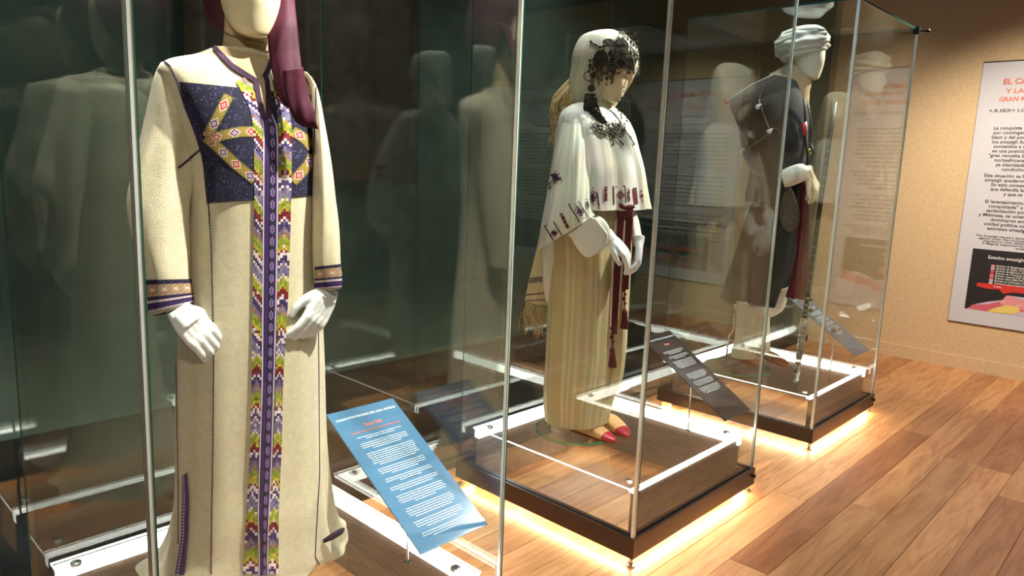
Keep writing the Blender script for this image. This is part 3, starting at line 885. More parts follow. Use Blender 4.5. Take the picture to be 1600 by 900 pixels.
patch('neck_trim', T1, ribbon_rows([(423, 92), (419, 108), (413, 120), (416, 128), (418, 150), (419, 186)], 8), 3, M['thread'], robe, dict(nv=60, f=pur), lift=.006)
def motif(j, i, nu, nv, P=13):
    x_ = (i % P) - P // 2; y_ = j - nu // 2; d = abs(x_) + abs(y_)
    if j in (0, nu - 1): return (110, 100, 50)
    if d == 0: return (150, 30, 45)
    if d == 1: return (236, 220, 214)
    if d in (2, 3): return (190, 40, 44) if (i // P) % 2 == 0 else (110, 60, 120)
    if d == 4: return (232, 214, 200)
    return [(164, 148, 60), (124, 124, 50), (180, 122, 60)][(i + j) % 3]
for pts in ([(357, 150), (343, 178), (330, 203), (324, 214)], [(323, 214), (345, 234), (370, 258), (398, 281)], [(326, 219), (350, 211), (376, 206), (398, 206)],
            [(456, 206), (466, 211), (478, 220), (486, 231)], [(456, 284), (468, 271), (480, 257), (487, 243)]):
    L_ = sum(math.dist(a, b) for a, b in zip(pts[:-1], pts[1:]))
    rws = ribbon_rows(pts, 17)
    patch('embroidered_band', T1, rws, 9, M['thread'], robe, dict(nv=int(L_ / 2.0), f=motif), lift=.0042)
# side slits trimmed in purple
patch('slit_trim', T1, [(287, 742, 295, 738), (287, 780, 298, 780), (285, 840, 296, 840), (276, 898, 290, 898)], 5, M['thread'], robe,
      dict(nv=70, f=lambda j, i, nu, nv: (232, 220, 226) if (j == 1 and i % 2) else ((88, 44, 128) if j != 3 else (60, 28, 96))), lift=.005)
mb = MB(); pts = [on_fig(x_, y_, A1, .12) for x_, y_ in ((505, 846), (520, 838), (533, 830), (538, 826))]
mb.tube(pts, [.006, .01, .009, .004], 8); mb.build('slit_trim', M['seam'], robe, True, world=True)
def cuff(j, i, nu, nv):
    fr = i / nv; k = i
    if fr < .12: return (22, 14, 44) if (rr.random() < .8) else (70, 56, 100)
    if fr < .52:
        x_ = (j % 15) - 7; y_ = k - int(nv * .32); d = abs(x_) + abs(y_) * 1.2
        if d < 1: return (120, 40, 50)
        if d < 2.4: return (238, 224, 222)
        if d < 3.6: return (176, 36, 40)
        if d < 4.8: return (214, 196, 96)
        return [(196, 112, 48), (146, 148, 74), (170, 160, 150), (140, 120, 150)][(j // 2 + k) % 4]
    if fr < .62: return (34, 24, 66)
    if fr < .72: return (226, 206, 198) if (j + k) % 4 else (150, 120, 150)
    if fr < .92: return [(66, 28, 98), (36, 14, 62)][k % 2]
    return (232, 220, 226) if (j % 2) else (82, 36, 70)
patch('cuff_band', TS1, [(229, 437, 299, 436), (232, 462, 300, 456), (233, 489, 301, 472)], 60, M['thread'], sl, dict(nv=26, f=cuff), lift=.003)
patch('cuff_band', TS2, [(493, 417, 534, 412), (493, 434, 534, 430), (492, 451, 534, 448)], 36, M['thread'], sl2, dict(nv=22, f=cuff), lift=.003)
# purple cuff point hanging below the near sleeve
V = [on_fig(*p, A1, d) for p, d in (((233, 486), .13), ((262, 482), .18), ((258, 489), .18), ((241, 491), .16))]
mb = MB(); mb.tube([V[0], V[3], V[2]], [.004, .004, .003], 6); mb.build('cuff_edge', M['seam'], sl, True, world=True)

# body shell: neck + feet, head
S = [(Vector((A1[0] + dx, A1[1] + .005, z)), Vector((0, a, 0)), Vector((-b, 0, 0))) for z, a, b, dx in
     ((1.60, .12, .09, .0), (1.68, .11, .08, .0), (1.715, .085, .068, .0), (1.74, .067, .062, .003), (1.77, .058, .058, .008), (1.80, .056, .056, .014), (1.83, .056, .056, .02), (1.86, .055, .055, .022))]
V, F, _ = loft(S, 30, 40, None, 2, (True, True)); mesh('torso', V, F, M['neck'], G1, True)
mb = MB(); ring = [Vector((A1[0] + .018 + .0575 * math.cos(2 * PI * k / 40), A1[1] + .005 + .0575 * math.sin(2 * PI * k / 40), 1.803 - .016 * math.cos(2 * PI * k / 40))) for k in range(41)]
mb.tube(ring, .0009, 5, cap=False); mb.build('neck_joint', M['black'], G1, True, world=True)
hc = on_fig(391, -22, A1, .05)
hd1, HV, HF = head_mesh('head', hc, -.22, G1, M['skin'], 1.04, .06)
# maroon scarf: wrapped round the back of the head, with a long tail on the shoulder
S = px_secs(A1, [(360, -125, 425, -125, -.02, .05), (325, -90, 455, -92, -.02, .11), (315, -40, 461, -45, -.035, .115), (318, 0, 458, 0, -.05, .09), (326, 30, 440, 30, -.06, .06), (344, 50, 420, 52, -.06, .035), (352, 60, 410, 62, -.06, .015)])
sc, _, _ = garment('headscarf', S, 60, 48, M['maroon'], G1, lambda th, t: 1 + .03 * math.sin(6 * th + 5 * t), 2, (True, True), thick=0)
S = px_secs(A1, [(424, -40, 460, -42, .02, .02), (420, 5, 460, 0, .05, .018), (420, 45, 463, 40, .09, .016), (423, 90, 467, 85, .12, .015), (430, 125, 471, 118, .14, .014), (440, 158, 478, 150, .155, .014), (450, 168, 482, 160, .16, .010)])
garment('scarf_tail', S, 60, 40, M['maroon'], sc, lambda th, t: 1 + .12 * math.sin(4 * th + 4 * t) * (.4 + t), 2, (True, True), thick=0)
S = px_secs(A1, [(442, 110, 472, 105, .165, .006), (447, 150, 480, 146, .17, .010), (456, 176, 489, 172, .175, .012), (464, 190, 494, 190, .175, .012), (474, 198, 498, 202, .172, .005)])
garment('scarf_tail', S, 40, 32, M['maroon'], sc, lambda th, t: 1 + .15 * math.sin(5 * th + 6 * t), 2, (True, True), thick=0)
# hands
wr = on_fig(282, 488, A1, .17); tp = on_fig(345, 556, A1, .20)
v1, h1 = fig_frame(A1); tov = Vector((-v1.x, -v1.y, 0)); rgt = Vector((h1.x, h1.y, 0))
make_hand('hand', wr, tp, tov * .95 + Vector((0, 0, .25)) + rgt * .15, G1, M['glove'], .20, .42, -1, -.04, .029)
wr = on_fig(513, 456, A1, .11); tp = on_fig(470, 545, A1, .16)
make_hand('hand', wr, tp, tov * .75 + rgt * .55, G1, M['glove'], .205, .30, 1, -.02, .029, fc=[.5, .42, .3, .25])
slipper('slipper', onz(395, 895, .3), onz(476, 912, .3), .085, .05, .296, 'tan slipper toe showing under the hem of the long cream robe', M['tan'], M['tan'])
for zx in (-.05, .06):
    mb = MB(); mb.tube([(A1[0] - .02, A1[1] + zx, DISCZ + .0105), (A1[0] - .02, A1[1] + zx, .45), (A1[0] - .02, A1[1] + zx, .75)], [.032, .04, .055], 20); mb.build('leg', M['skin_white'], G1, True, world=True)

# ================================================================== FIGURE 2: cape and striped skirt
A2 = FIG[1]
G2 = empty('mannequin', (A2[0], A2[1], DISCZ), 'mannequin in an ivory embroidered cape and beige striped skirt, white hood with silver jewellery', 'mannequin')
v2, h2 = fig_frame(A2); tov2 = Vector((-v2.x, -v2.y, 0)); rgt2 = Vector((h2.x, h2.y, 0))
glass_foot(G2, (-2.0, 2.585), .185)
def f_skirt(th, t):
    a = .010 + .018 * t
    return 1 + a * (math.sin(9 * th + .6) * .6 + .5 * math.sin(17 * th + 2 * t) + .4 * math.sin(5 * th)) - .01 * math.exp(-((t - .27) / .02) ** 2)
rows = [(1.36, 876, 982, .13), (1.28, 866, 985, .14), (1.18, 862, 986, .145), (1.08, 861, 985, .15), (.98, 860, 983, .15), (.88, 859, 981, .15), (.78, 857, 979, .15), (.68, 856, 977, .15), (.58, 854, 972, .148), (.48, 852, 962, .145), (.40, 852, 954, .14), (.345, 853, 950, .135)]
skirt, KV, KF = garment('skirt', body_secs(A2, rows), 150, 120, M['skirt'], G2, f_skirt, 2.2)
TK = bvh((KV, KF))
# front edge of the wrapped skirt
S = px_secs(A2, [(952, 330, 976, 330, .08, .02), (956, 400, 977, 400, .09, .02), (957, 480, 978, 480, .09, .02), (955, 560, 976, 560, .08, .02), (951, 600, 970, 598, .08, .02), (948, 625, 957, 620, .08, .012)])
garment('skirt_fold', S, 40, 20, M['skirt'], skirt, lambda th, t: 1 + .1 * math.sin(6 * th + 3 * t), 2, (True, True), 0)
p = onz(873, 672, DISCZ + .01)
mb = MB(); mb.tube([(p.x, p.y, DISCZ + .0105), (p.x, p.y, .33), (p.x, p.y, .42)], [.036, .034, .036], 28); autosmooth(mb.build('leg', M['skin_white'], G2, world=True))
p2 = p + Vector((.02, .14, 0))
mb = MB(); mb.tube([(p2.x, p2.y, DISCZ + .0105), (p2.x, p2.y, .42)], .034, 24); autosmooth(mb.build('leg', M['skin_white'], G2, world=True))
q = onz(854, 665, DISCZ + .01)
mb = MB(); mb.tube([(q.x, q.y, DISCZ + .0105), (q.x, q.y, .31)], .009, 12); mb.tube([(q.x, q.y, .30), (q.x - .01, q.y + .03, .36), (p.x, p.y, .40)], .005, 8); mb.build('support_rod', M['chrome'], G2, True, world=True)
# torso + neck
S = body_secs(A2, [(1.40, 880, 985, .12), (1.55, 875, 985, .12), (1.66, 884, 975, .10), (1.72, 900, 962, .075), (1.75, 915, 955, .062), (1.80, 918, 954, .056), (1.88, 920, 954, .055)])
V, F, _ = loft(S, 30, 36, None, 2, (True, True)); mesh('torso', V, F, M['neck'], G2, True)
# cape
def f_cape(th, t):
    return 1 + .05 * t * (math.sin(8 * th + 1) + .7 * math.sin(13 * th + 2 + 2 * t) + .4 * math.sin(21 * th))
rows = [(1.775, 905, 952, .06), (1.755, 892, 963, .075), (1.72, 877, 976, .095, .01), (1.66, 870, 986, .12, .015), (1.58, 866, 992, .14, .02), (1.50, 863, 996, .15, .03), (1.42, 860, 1000, .158, .03), (1.36, 857, 1003, .162, .03), (1.325, 856, 1005, .165, .03)]
cape, CV, CF_ = garment('cape', body_secs(A2, rows), 110, 140, M['cape'], G2, f_cape, 2.2)
S = px_secs(A2, [(878, 185, 912, 172, .12, .05), (867, 240, 916, 225, .18, .07), (857, 300, 919, 285, .225, .075), (848, 350, 922, 325, .25, .075), (843, 388, 926, 338, .255, .07)])
drape, DV, DF = garment('cape_sleeve', S, 60, 60, M['cape'], cape, lambda th, t: 1 + .07 * t * math.sin(6 * th + 2) + .03 * math.sin(13 * th + 8 * t), 2.1)
S = px_secs(A2, [(868, 215, 900, 215, -.06, .03), (856, 290, 892, 290, -.03, .035), (846, 350, 885, 350, .0, .035), (836, 400, 880, 400, .02, .032), (827, 440, 868, 445, .03, .03), (821, 470, 858, 478, .03, .024)])
shawl, WV, WF = garment('shawl', S, 60, 48, M['shawl'], G2, lambda th, t: 1 + .08 * math.sin(5 * th + 4 * t), 2.2)
S = px_secs(A2, [(862, 360, 905, 355, .13, .02), (850, 385, 893, 375, .14, .02), (848, 410, 876, 405, .13, .02), (849, 440, 864, 440, .11, .02), (853, 470, 859, 475, .09, .01)])
garment('shawl_fold', S, 40, 32, M['cape'], shawl, lambda th, t: 1 + .12 * math.sin(6 * th + 8 * t), 2, (True, True), 0)
TC = bvh((CV, CF_), (DV, DF)); TW = bvh((WV, WF))
def fringe(name, T_pts, n, ln, mat, parent, seed, down=(0, 0, -1), r=.0011, spread=.025):
    g = random.Random(seed); mb = MB()
    for i in range(n):
        t = i / (n - 1) * (len(T_pts) - 1); k = min(int(t), len(T_pts) - 2)
        p = T_pts[k].lerp(T_pts[k + 1], t - k) + Vector((g.uniform(-1, 1), g.uniform(-1, 1), 0)) * .008
        L_ = ln * g.uniform(.45, 1.15); pts = [p]; dv = Vector(down); ph = g.uniform(0, 6)
        for s_ in range(5):
            p = p + dv * L_ / 5 + Vector((g.uniform(-1, 1), g.uniform(-1, 1), g.uniform(-.3, .3))) * spread * L_; pts.append(p)
        mb.tube(pts, [r, r, r, r, r, r * .6], 4)
    return tag(mb.build(name, mat, parent, True, world=True), kind='stuff')
fringe('fringe', [on_fig(821, 472, A2, .05), on_fig(838, 476, A2, .05), on_fig(858, 480, A2, .05)], 70, .13, M['fringe'], shawl, 5, r=.0013, spread=.12)
for (a, b, w_) in (((826, 436), (856, 431), 1.6), ((825, 439), (857, 434), 1.6), ((825, 442), (857, 437), 1.6), ((822, 461), (857, 457), 1.8), ((820, 470), (857, 468), 1.5)):
    patch('woven_stripe', TW, ribbon_rows([a, b], w_), 1, M['thread'], shawl, dict(nv=16, f=lambda j, i, nu, nv: (84, 26, 62)), lift=.002)
# cross-stitch motifs on the cape
def cross(kind):
    def f(j, i, nu, nv):
        x_ = j - (nu - 1) / 2; y_ = i - (nv - 1) / 2; d = abs(x_) / nu * 2 + abs(y_) / nv * 2
        g_ = rr.random()
        if kind == 'd':
            if d < .55: return [(66, 20, 60), (96, 24, 50), (44, 18, 64)][(i + j) % 3]
            if d < .95 and (i + j) % 2 == 0 and g_ < .7: return (84, 24, 56)
            return None
        if kind == 'r':
            if d < .85 and (int(abs(x_)) + int(abs(y_))) % 3 != 2: return (132, 30, 44)
            return None
        if kind == 's': return (116, 26, 44) if abs(x_) < nu / 2 and g_ < .86 else None
        if kind == 'l': return (48, 18, 44) if (i % 3) else (80, 24, 60)
    return f
def at_patch(T, parent, cx, cy, w_, h_, rot, kind, nu, nv):
    if w_ > 3: w_ *= 1.2
    h_ *= 1.15
    c, s = math.cos(math.radians(rot)), math.sin(math.radians(rot))
    pt = lambda x_, y_: (cx + x_ * c - y_ * s, cy + x_ * s + y_ * c)
    rws = [(*pt(-w_ / 2, -h_ / 2), *pt(w_ / 2, -h_ / 2)), (*pt(-w_ / 2, h_ / 2), *pt(w_ / 2, h_ / 2))]
    patch('embroidered_motif', T, rws, nu, M['thread'], parent, dict(nv=nv, f=cross(kind)), lift=.003)
for a in ((868, 277, 20, 28, -62, 'd', 12, 16), (857, 292, 12, 20, 20, 'd', 8, 12), (926, 309, 12, 28, 0, 'd', 9, 16), (934, 313, 3, 24, -8, 's', 2, 14), (946, 303, 4, 20, 0, 's', 3, 12),
          (969, 305, 17, 18, 0, 'r', 13, 13), (958, 305, 1.6, 26, -2, 'l', 1, 16), (976.5, 304, 1.6, 24, -2, 'l', 1, 16), (982, 304, 3, 18, -3, 's', 2, 10), (992, 306, 5, 22, -6, 's', 3, 13), (1002, 306, 4, 20, -8, 'r', 3, 12),
          (905, 330, 12, 24, -30, 'd', 9, 15), (897, 333, 1.6, 30, -30, 'l', 1, 14), (912, 329, 1.6, 30, -30, 'l', 1, 14), (882, 345, 4, 22, -28, 's', 3, 12), (866, 364, 14, 14, -25, 'd', 10, 10), (858, 364, 1.6, 24, -30, 'l', 1, 12), (872, 358, 1.6, 24, -30, 'l', 1, 12), (918, 320, 4, 20, -18, 'd', 3, 12), (962, 292, 2, 2, 0, 'l', 1, 2), (974, 291, 2, 2, 0, 'l', 1, 2)):
    at_patch(TC, cape, *a)
# white shirt cuffs, gloves
S = px_secs(A2, [(893, 352, 924, 335, .22, .02), (893, 372, 938, 340, .25, .026), (905, 390, 949, 350, .265, .028), (918, 401, 956, 362, .27, .028), (934, 396, 958, 368, .268, .028), (948, 384, 960, 370, .26, .026)])
garment('shirt_sleeve', S, 50, 40, M['shirt'], G2, lambda th, t: 1 + .05 * math.sin(5 * th + 9 * t), 2.4, (False, False), .002)
mb = MB(); flat([(887, 366), (917, 403), (948, 384), (950, 366), (932, 342), (922, 338)], A2, .31, .018, mb)
ck = mb.build('shirt_cuff', M['shirt'], G2, False, world=True); bv = ck.modifiers.new('soft', 'BEVEL'); bv.width = .006; bv.segments = 3
S = px_secs(A2, [(972, 320, 990, 322, .02, .04), (978, 345, 998, 345, .05, .045), (984, 368, 1003, 368, .08, .045), (990, 385, 1005, 383, .10, .04)])
garment('shirt_sleeve', S, 30, 32, M['shirt'], G2, lambda th, t: 1 + .05 * math.sin(5 * th + 9 * t), 2, (False, False), .002)
wr = on_fig(955, 373, A2, .26); tp = on_fig(1001, 420, A2, .24)
make_hand('hand', wr, tp, rgt2 * .55 + Vector((0, 0, .75)) + tov2 * .45, G2, M['glove'], .19, .34, 1, .03, .028)
wr = on_fig(999, 380, A2, .14); tp = on_fig(997, 445, A2, .2)
make_hand('hand', wr, tp, rgt2 * .9 + tov2 * .1, G2, M['glove'], .185, .5, -1, .03, .026)
# cords with tassels
def cord(name, pts, w_, parent, mat, tassel=True):
    mb = MB(); mb.tube(pts, w_, 8); o = mb.build(name, mat, parent, True, world=True); return o
R2 = empty('belt_cords', tuple(on_fig(972, 330, A2, .14)), 'dark red belt cords hanging with tassels down the striped skirt', 'belt')
def K(x_, y_, d=.155): return on_fig(x_, y_, A2, d)
for pts, w_ in (([(968, 322), (970, 345), (968, 380), (964, 440), (961, 490), (959, 522)], .0125), ([(984, 322), (984, 345), (981, 380), (979, 420), (977, 452)], .013), ([(964, 318), (975, 326), (988, 322)], .016)):
    mb = MB(); P_ = [K(*p) for p in pts]
    for k in range(-1, 2): mb.tube([p + rgt2 * k * w_ * .6 for p in P_], w_ * .5, 8)
    mb.build('cord', M['red'], R2, True, world=True)
for pts in ([(962, 345), (958, 400), (956, 450), (954, 520)], [(976, 345), (973, 400), (969, 450), (966, 500)]):
    mb = MB(); mb.tube([K(*p) for p in pts], .003, 6); mb.build('white_cord', M['shirt'], R2, True, world=True)
for x_, y_, yb in ((976, 483, 511), (957, 543, 571)):
    mb = MB(); y0 = y_ - 30
    for k in range(4): mb.ball(K(x_ + (1 if k % 2 else -1), y0 + k * 7), .006 if k % 2 else .009, 8)
    mb.tube([K(x_, y0), K(x_, y_)], .003, 6)
    ts = mb.build('knot', M['red'], R2, True, world=True)
    top = K(x_, y_); bot = K(x_, yb); mb = MB(); mb.tube([top, top.lerp(bot, .15), top.lerp(bot, .3), bot], [.006, .013, .012, .019], 14)
    for k in range(40):
        an = k * 2.4; rd = .017 * math.sqrt((k + 1) / 40); off = rgt2 * rd * math.cos(an) + tov2 * rd * math.sin(an)
        mb.tube([top.lerp(bot, .3) + off * .6, bot + off * 1.1 + Vector((0, 0, -.008))], .0018, 4)
    mb.build('tassel', M['red'], R2, True, world=True)
# head, hood
hc = on_fig(955, 112, A2, .01)
hd2, HV2, HF2 = head_mesh('head', hc, -.30, G2, M['skin'], .98, .22)
S = px_secs(A2, [(925, 50, 962, 48, -.03, .05), (908, 58, 984, 60, -.01, .095), (897, 80, 997, 82, 0, .12), (892, 108, 997, 108, -.005, .118), (888, 125, 990, 122, -.02, .105), (888, 142, 978, 140, -.03, .09), (893, 158, 966, 160, -.03, .075), (903, 168, 955, 172, -.02, .06)])
def f_hood(th, t):
    f = 1 + .018 * math.sin(4 * th + 8 * t) + .012 * math.sin(9 * th + 14 * t)
    return f
hood, OV, OF = garment('hood', S, 70, 64, M['voile'], G2, f_hood, 2.0, (True, True), 0)
S = px_secs(A2, [(893, 122, 912, 132, -.02, .03), (878, 138, 906, 150, -.03, .045), (867, 152, 900, 168, -.04, .045), (863, 172, 893, 186, -.05, .04), (863, 196, 886, 204, -.06, .03), (866, 222, 878, 224, -.06, .015)])
gather, _, _ = garment('gathered_end', S, 40, 32, M['fringe'], hood, lambda th, t: 1 + .2 * math.sin(6 * th + 3 * t), 2, (True, True), 0)
fringe('fringe', [on_fig(884, 142, A2, .02), on_fig(868, 158, A2, .0), on_fig(864, 185, A2, -.01), on_fig(884, 165, A2, .02), on_fig(878, 190, A2, .0), on_fig(866, 212, A2, -.02)], 210, .062, M['fringe'], gather, 9, (-.04, .0, -1), .0017, .16)
# face seen in the hood opening: a shaped face shell sunk into the cloth, with the cloth's rolled edge round it
fc = [(955, 158), (944, 148), (936, 135), (937, 118), (946, 103), (962, 95), (978, 98), (988, 108), (987, 124), (980, 138), (970, 150), (962, 157)]
TH = bvh((OV, OF))
V = []; F = []
cx_, cy_ = 962, 122; n = len(fc); RN = 10; NS = 48
def fcp(k):
    t = k / NS * n; i0 = int(t) % n; f_ = t - int(t); return np.array(fc[i0], float) * (1 - f_) + np.array(fc[(i0 + 1) % n], float) * f_
for r_ in range(RN + 1):
    for k in range(NS):
        q = np.array([cx_, cy_]) * (1 - r_ / RN) + fcp(k) * r_ / RN
        p, nn = hit(TH, *q, .001)
        if p is None: p, nn = V[-1] if V else hc, tov2
        u = r_ / RN
        V.append(p + nn * (.006 * (1 - u ** 4)) if nn is not None else p)
for r_ in range(RN):
    for k in range(NS):
        j = (k + 1) % NS; F.append((r_ * NS + k, (r_ + 1) * NS + k, (r_ + 1) * NS + j, r_ * NS + j))
mesh('face', V, F, M['skin'], hd2, True)
mb = MB(); edge = []
for k in range(NS + 1):
    p, nn = hit(TH, *fcp(k % NS), .002)
    if p is not None: edge.append(p)
mb.tube(edge, .0045, 6, cap=False); mb.build('hood_edge', M['voile'], hood, True, world=True)
TJ = bvh((OV, OF), (CV, CF_), (V, F))
# silver head ornament
J2 = empty('head_ornament', tuple(hc + Vector((0, 0, .1))), 'tarnished silver headdress of plaques, rings and dangling pendants over a white hood', 'jewellery')
def plaque(T, x_, y_, r, parent, name='plaque', sx=1.0, n=16, stones=3, sc=1.0):
    p, nn = hit(T, x_, y_, .003)
    if p is None: return
    mb = MB(); mb.disc(p, nn, r, .004, n, sx=sx); mb.torus(p, nn, r * .92, .0018, 16, 5, sx=sx)
    o = mb.build(name, M['silver_dark'], parent, False, world=True)
    mb = MB()
    a = Vector((0, 0, 1)).cross(nn).normalized(); b = nn.cross(a)
    for k in range(stones):
        an = 2 * PI * k / stones + .5; c = p + (a * math.cos(an) * sx + b * math.sin(an)) * r * .52 + nn * .004
        mb.disc(c, nn, r * .2, .004, 4); mb.torus(c, nn, r * .22, .001, 8, 4)
    mb.build('mount', M['silver'], o, False, world=True)
def pendants(T, spots, parent, name, seed, r=.006, tail=.016):
    g = random.Random(seed); mb = MB()
    for x_, y_ in spots:
        p, nn = hit(T, x_, y_, .005)
        if p is None: p = on_fig(x_, y_, A2, .10); nn = tov2
        q_ = g.random(); s_ = g.uniform(.8, 1.25)
        if q_ < .5: mb.torus(p, nn, r * s_ * .8, .0014, 9, 4)
        else: mb.disc(p, nn, r * s_, .002, 6)
        mb.tube([p + nn * .002, p + nn * .003 + Vector((0, 0, -tail * s_))], .0012, 4)
        e = p + nn * .004 + Vector((0, 0, -tail * s_ - r * .6))
        mb.disc(e, nn, r * .8 * s_, .002, 5, sx=.75)
    return tag(mb.build(name, M['silver_dark'], parent, False, world=True), kind='stuff')
for x_, y_, r, sx in ((970, 73, .034, 1), (939, 92, .036, .85), (951, 67, .016, 1.6), (989, 62, .016, .8), (955, 84, .014, 1), (992, 88, .018, .6), (983, 92, .012, 1)):
    plaque(TJ, x_, y_, r, J2, 'plaque', sx)
g = random.Random(21)
sp = [(g.uniform(922, 958), g.uniform(92, 122)) for _ in range(46)] + [(g.uniform(955, 992), g.uniform(80, 106)) for _ in range(70)] + [(g.uniform(962, 997), g.uniform(50, 84)) for _ in range(60)] + [(995 + g.uniform(-2, 2), g.uniform(85, 125)) for _ in range(16)]
pendants(TJ, sp, J2, 'pendants', 3, .0072, .016)
for s_ in range(14):
    mb = MB(); P_ = []
    x0, y0 = g.uniform(930, 990), g.uniform(72, 92); x1, y1 = x0 + g.uniform(-6, 6), y0 + g.uniform(18, 30)
    for k in range(7):
        p, nn = hit(TJ, x0 + (x1 - x0) * k / 6, y0 + (y1 - y0) * k / 6, .005)
        if p is not None: P_.append(p)
    for p in P_: mb.ball(p, .003, 6)
    if len(P_) > 1: mb.tube(P_, .0012, 5); mb.build('chain', M['silver_dark'], J2, False, world=True)
p, nn = hit(TJ, 919, 118, .006); mb = MB(); mb.torus(p, nn, .021, .0022, 28, 6, sx=.8); mb.build('ring', M['silver_dark'], J2, True, world=True)
mb = MB(); P_ = [hit(TJ, x_, y_, .005)[0] for x_, y_ in ((924, 66), (931, 70), (938, 74), (944, 72))]; 
for p in P_: mb.ball(p, .006, 8)
mb.tube(P_, .003, 6); mb.build('chain', M['silver_dark'], J2, True, world=True)
J3 = empty('breast_ornament', tuple(on_fig(930, 175, A2, .14)), 'silver pectoral necklace and long ear pendants over the collar of the ivory cape', 'jewellery')
plq = on_fig(924, 138, A2, .13); mb = MB(); mb.disc(plq, tov2, .014, .005, 14); mb.torus(plq, tov2, .014, .002, 16, 5); mb.build('clasp', M['silver_dark'], J3, False, world=True)
mb = MB()
flat([(914, 146), (931, 146), (933, 160), (941, 180), (950, 192), (930, 196), (914, 186), (911, 168)], A2, .155, .006, mb)
o = mb.build('plate', M['silver_dark'], J3, False, world=True)
mb = MB()
for k in range(60):
    x_ = g.uniform(914, 945); y_ = g.uniform(150, 194)
    if x_ > 932 + (y_ - 160) * .5 and y_ > 160: continue
    mb.torus(on_fig(x_, y_, A2, .157), tov2, .0045, .0012, 8, 4)
for x_, y_ in ((917, 152), (928, 152), (921, 160)): mb.disc(on_fig(x_, y_, A2, .156), tov2, .006, .006, 4)
tag(mb.build('filigree', M['silver'], o, False, world=True), kind='stuff')
sp = [(924 + k * 3.1, 193 + 5 * math.sin(k * .8) + k * .55) for k in range(17)] + [(936 + k * 3.4, 203 + k * .5) for k in range(11)] + [(946 + g.uniform(0, 32), 186 + g.uniform(0, 26)) for _ in range(22)]
pendants(TC, sp, J3, 'pendants', 8, .0075, .014)
for (x_, y_) in ((930, 198), (943, 205), (962, 200)):
    p, nn = hit(TC, x_, y_, .008)
    if p is not None: mb = MB(); mb.torus(p, nn, .014, .0022, 18, 5); mb.build('ring', M['silver_dark'], J3, True, world=True)
for k in range(5):
    mb = MB(); x0 = 966 + k * 4.4; y1 = 176 + (k % 2) * 10 + k * 2
    for y_ in range(int(150 + abs(k - 2) * 4), int(y1), 5): mb.ball(on_fig(x0 + .5 * math.sin(y_), y_, A2, .04), .0042, 6)
    mb.tube([on_fig(x0, 150 + abs(k - 2) * 4, A2, .04), on_fig(x0, y1, A2, .04)], .0012, 4); mb.build('chain', M['silver_dark'], J3, False, world=True)
mb = MB(); mb.torus(on_fig(975, 148, A2, .045), tov2, .014, .002, 18, 5); mb.build('ring', M['silver_dark'], J3, True, world=True)
yy = [(951, 205), (958, 213), (968, 222), (972, 226)], [(975, 205), (983, 215), (989, 226)], [(931, 205), (944, 212), (955, 218), (957, 226)]
for l_ in yy:
    mb = MB(); P_ = [hit(TC, x_, y_, .006)[0] for x_, y_ in l_]; P_ = [p for p in P_ if p is not None]
    if len(P_) > 1:
        mb.tube(P_, .0025, 5)
        for p in P_: mb.ball(p, .005, 6)
        mb.build('chain', M['silver_dark'], J3, False, world=True)
slipper('slipper', onz(890, 668, .29), onz(962, 692, .29), .088, .066, .287, 'tan punched-leather slipper with red toe, nearer one of the pair below the striped skirt', M['tan'], M['redleather'], group='red-toed slippers')
slipper('slipper', onz(930, 655, .29), onz(982, 684, .29), .088, .066, .287, 'tan punched-leather slipper with red toe, farther one partly behind its pair', M['tan'], M['redleather'], group='red-toed slippers')

# ================================================================== FIGURE 3: turban and dark cloak
A3 = FIG[2]
G3 = empty('mannequin', (A3[0], A3[1], DISCZ), 'turbaned mannequin in a dark brown cloak holding a long dark staff', 'mannequin')
v3, h3 = fig_frame(A3); tov3 = Vector((-v3.x, -v3.y, 0)); rgt3 = Vector((h3.x, h3.y, 0))
glass_foot(G3, (-2.03, 4.255), .205)
rows = [(1.99, 1212, 1258, .06), (1.95, 1195, 1264, .09), (1.88, 1178, 1268, .12), (1.78, 1172, 1271, .14), (1.68, 1170, 1272, .15), (1.58, 1172, 1270, .155), (1.48, 1176, 1266, .155), (1.38, 1174, 1260, .155),
        (1.26, 1166, 1256, .16), (1.14, 1158, 1252, .165), (1.02, 1149, 1248, .17), (.9, 1140, 1240, .175), (.8, 1134, 1226, .178), (.70, 1129, 1214, .18)]
tunic, NV, NF = garment('tunic', body_secs(A3, rows), 120, 90, M['tunic'], G3, lambda th, t: 1 + .05 * t * math.sin(7 * th + 2) + .02 * t * math.sin(15 * th), 2.1)
S = px_secs(A3, [(1207, 117, 1250, 128, .04, .06), (1172, 137, 1256, 152, .06, .12), (1139, 161, 1262, 176, .08, .15), (1152, 196, 1262, 214, .10, .16), (1160, 238, 1258, 252, .11, .15), (1173, 266, 1246, 280, .11, .12), (1196, 284, 1232, 292, .11, .06)])
cloak, LV, LF = garment('cloak', S, 70, 60, M['cloak'], G3, lambda th, t: 1 + .02 * math.sin(5 * th + 4 * t), 2.0, (True, False))
S = px_secs(A3, [(1184, 268, 1225, 280, -.08, .08), (1174, 310, 1222, 315, -.08, .08), (1160, 360, 1220, 365, -.06, .09), (1146, 410, 1218, 415, -.04, .1), (1134, 450, 1216, 455, -.03, .11), (1128, 470, 1214, 474, -.03, .11)])
garment('cloak_back', S, 50, 48, M['cloak'], cloak, lambda th, t: 1 + .03 * math.sin(6 * th + 2), 2.2)
T3 = bvh((LV, LF), (NV, NF))
mb = MB(); mb.ball(on_fig(1136, 159, A3, .08), .016, 10); mb.build('pompom', M['redleather'], cloak, True, world=True)
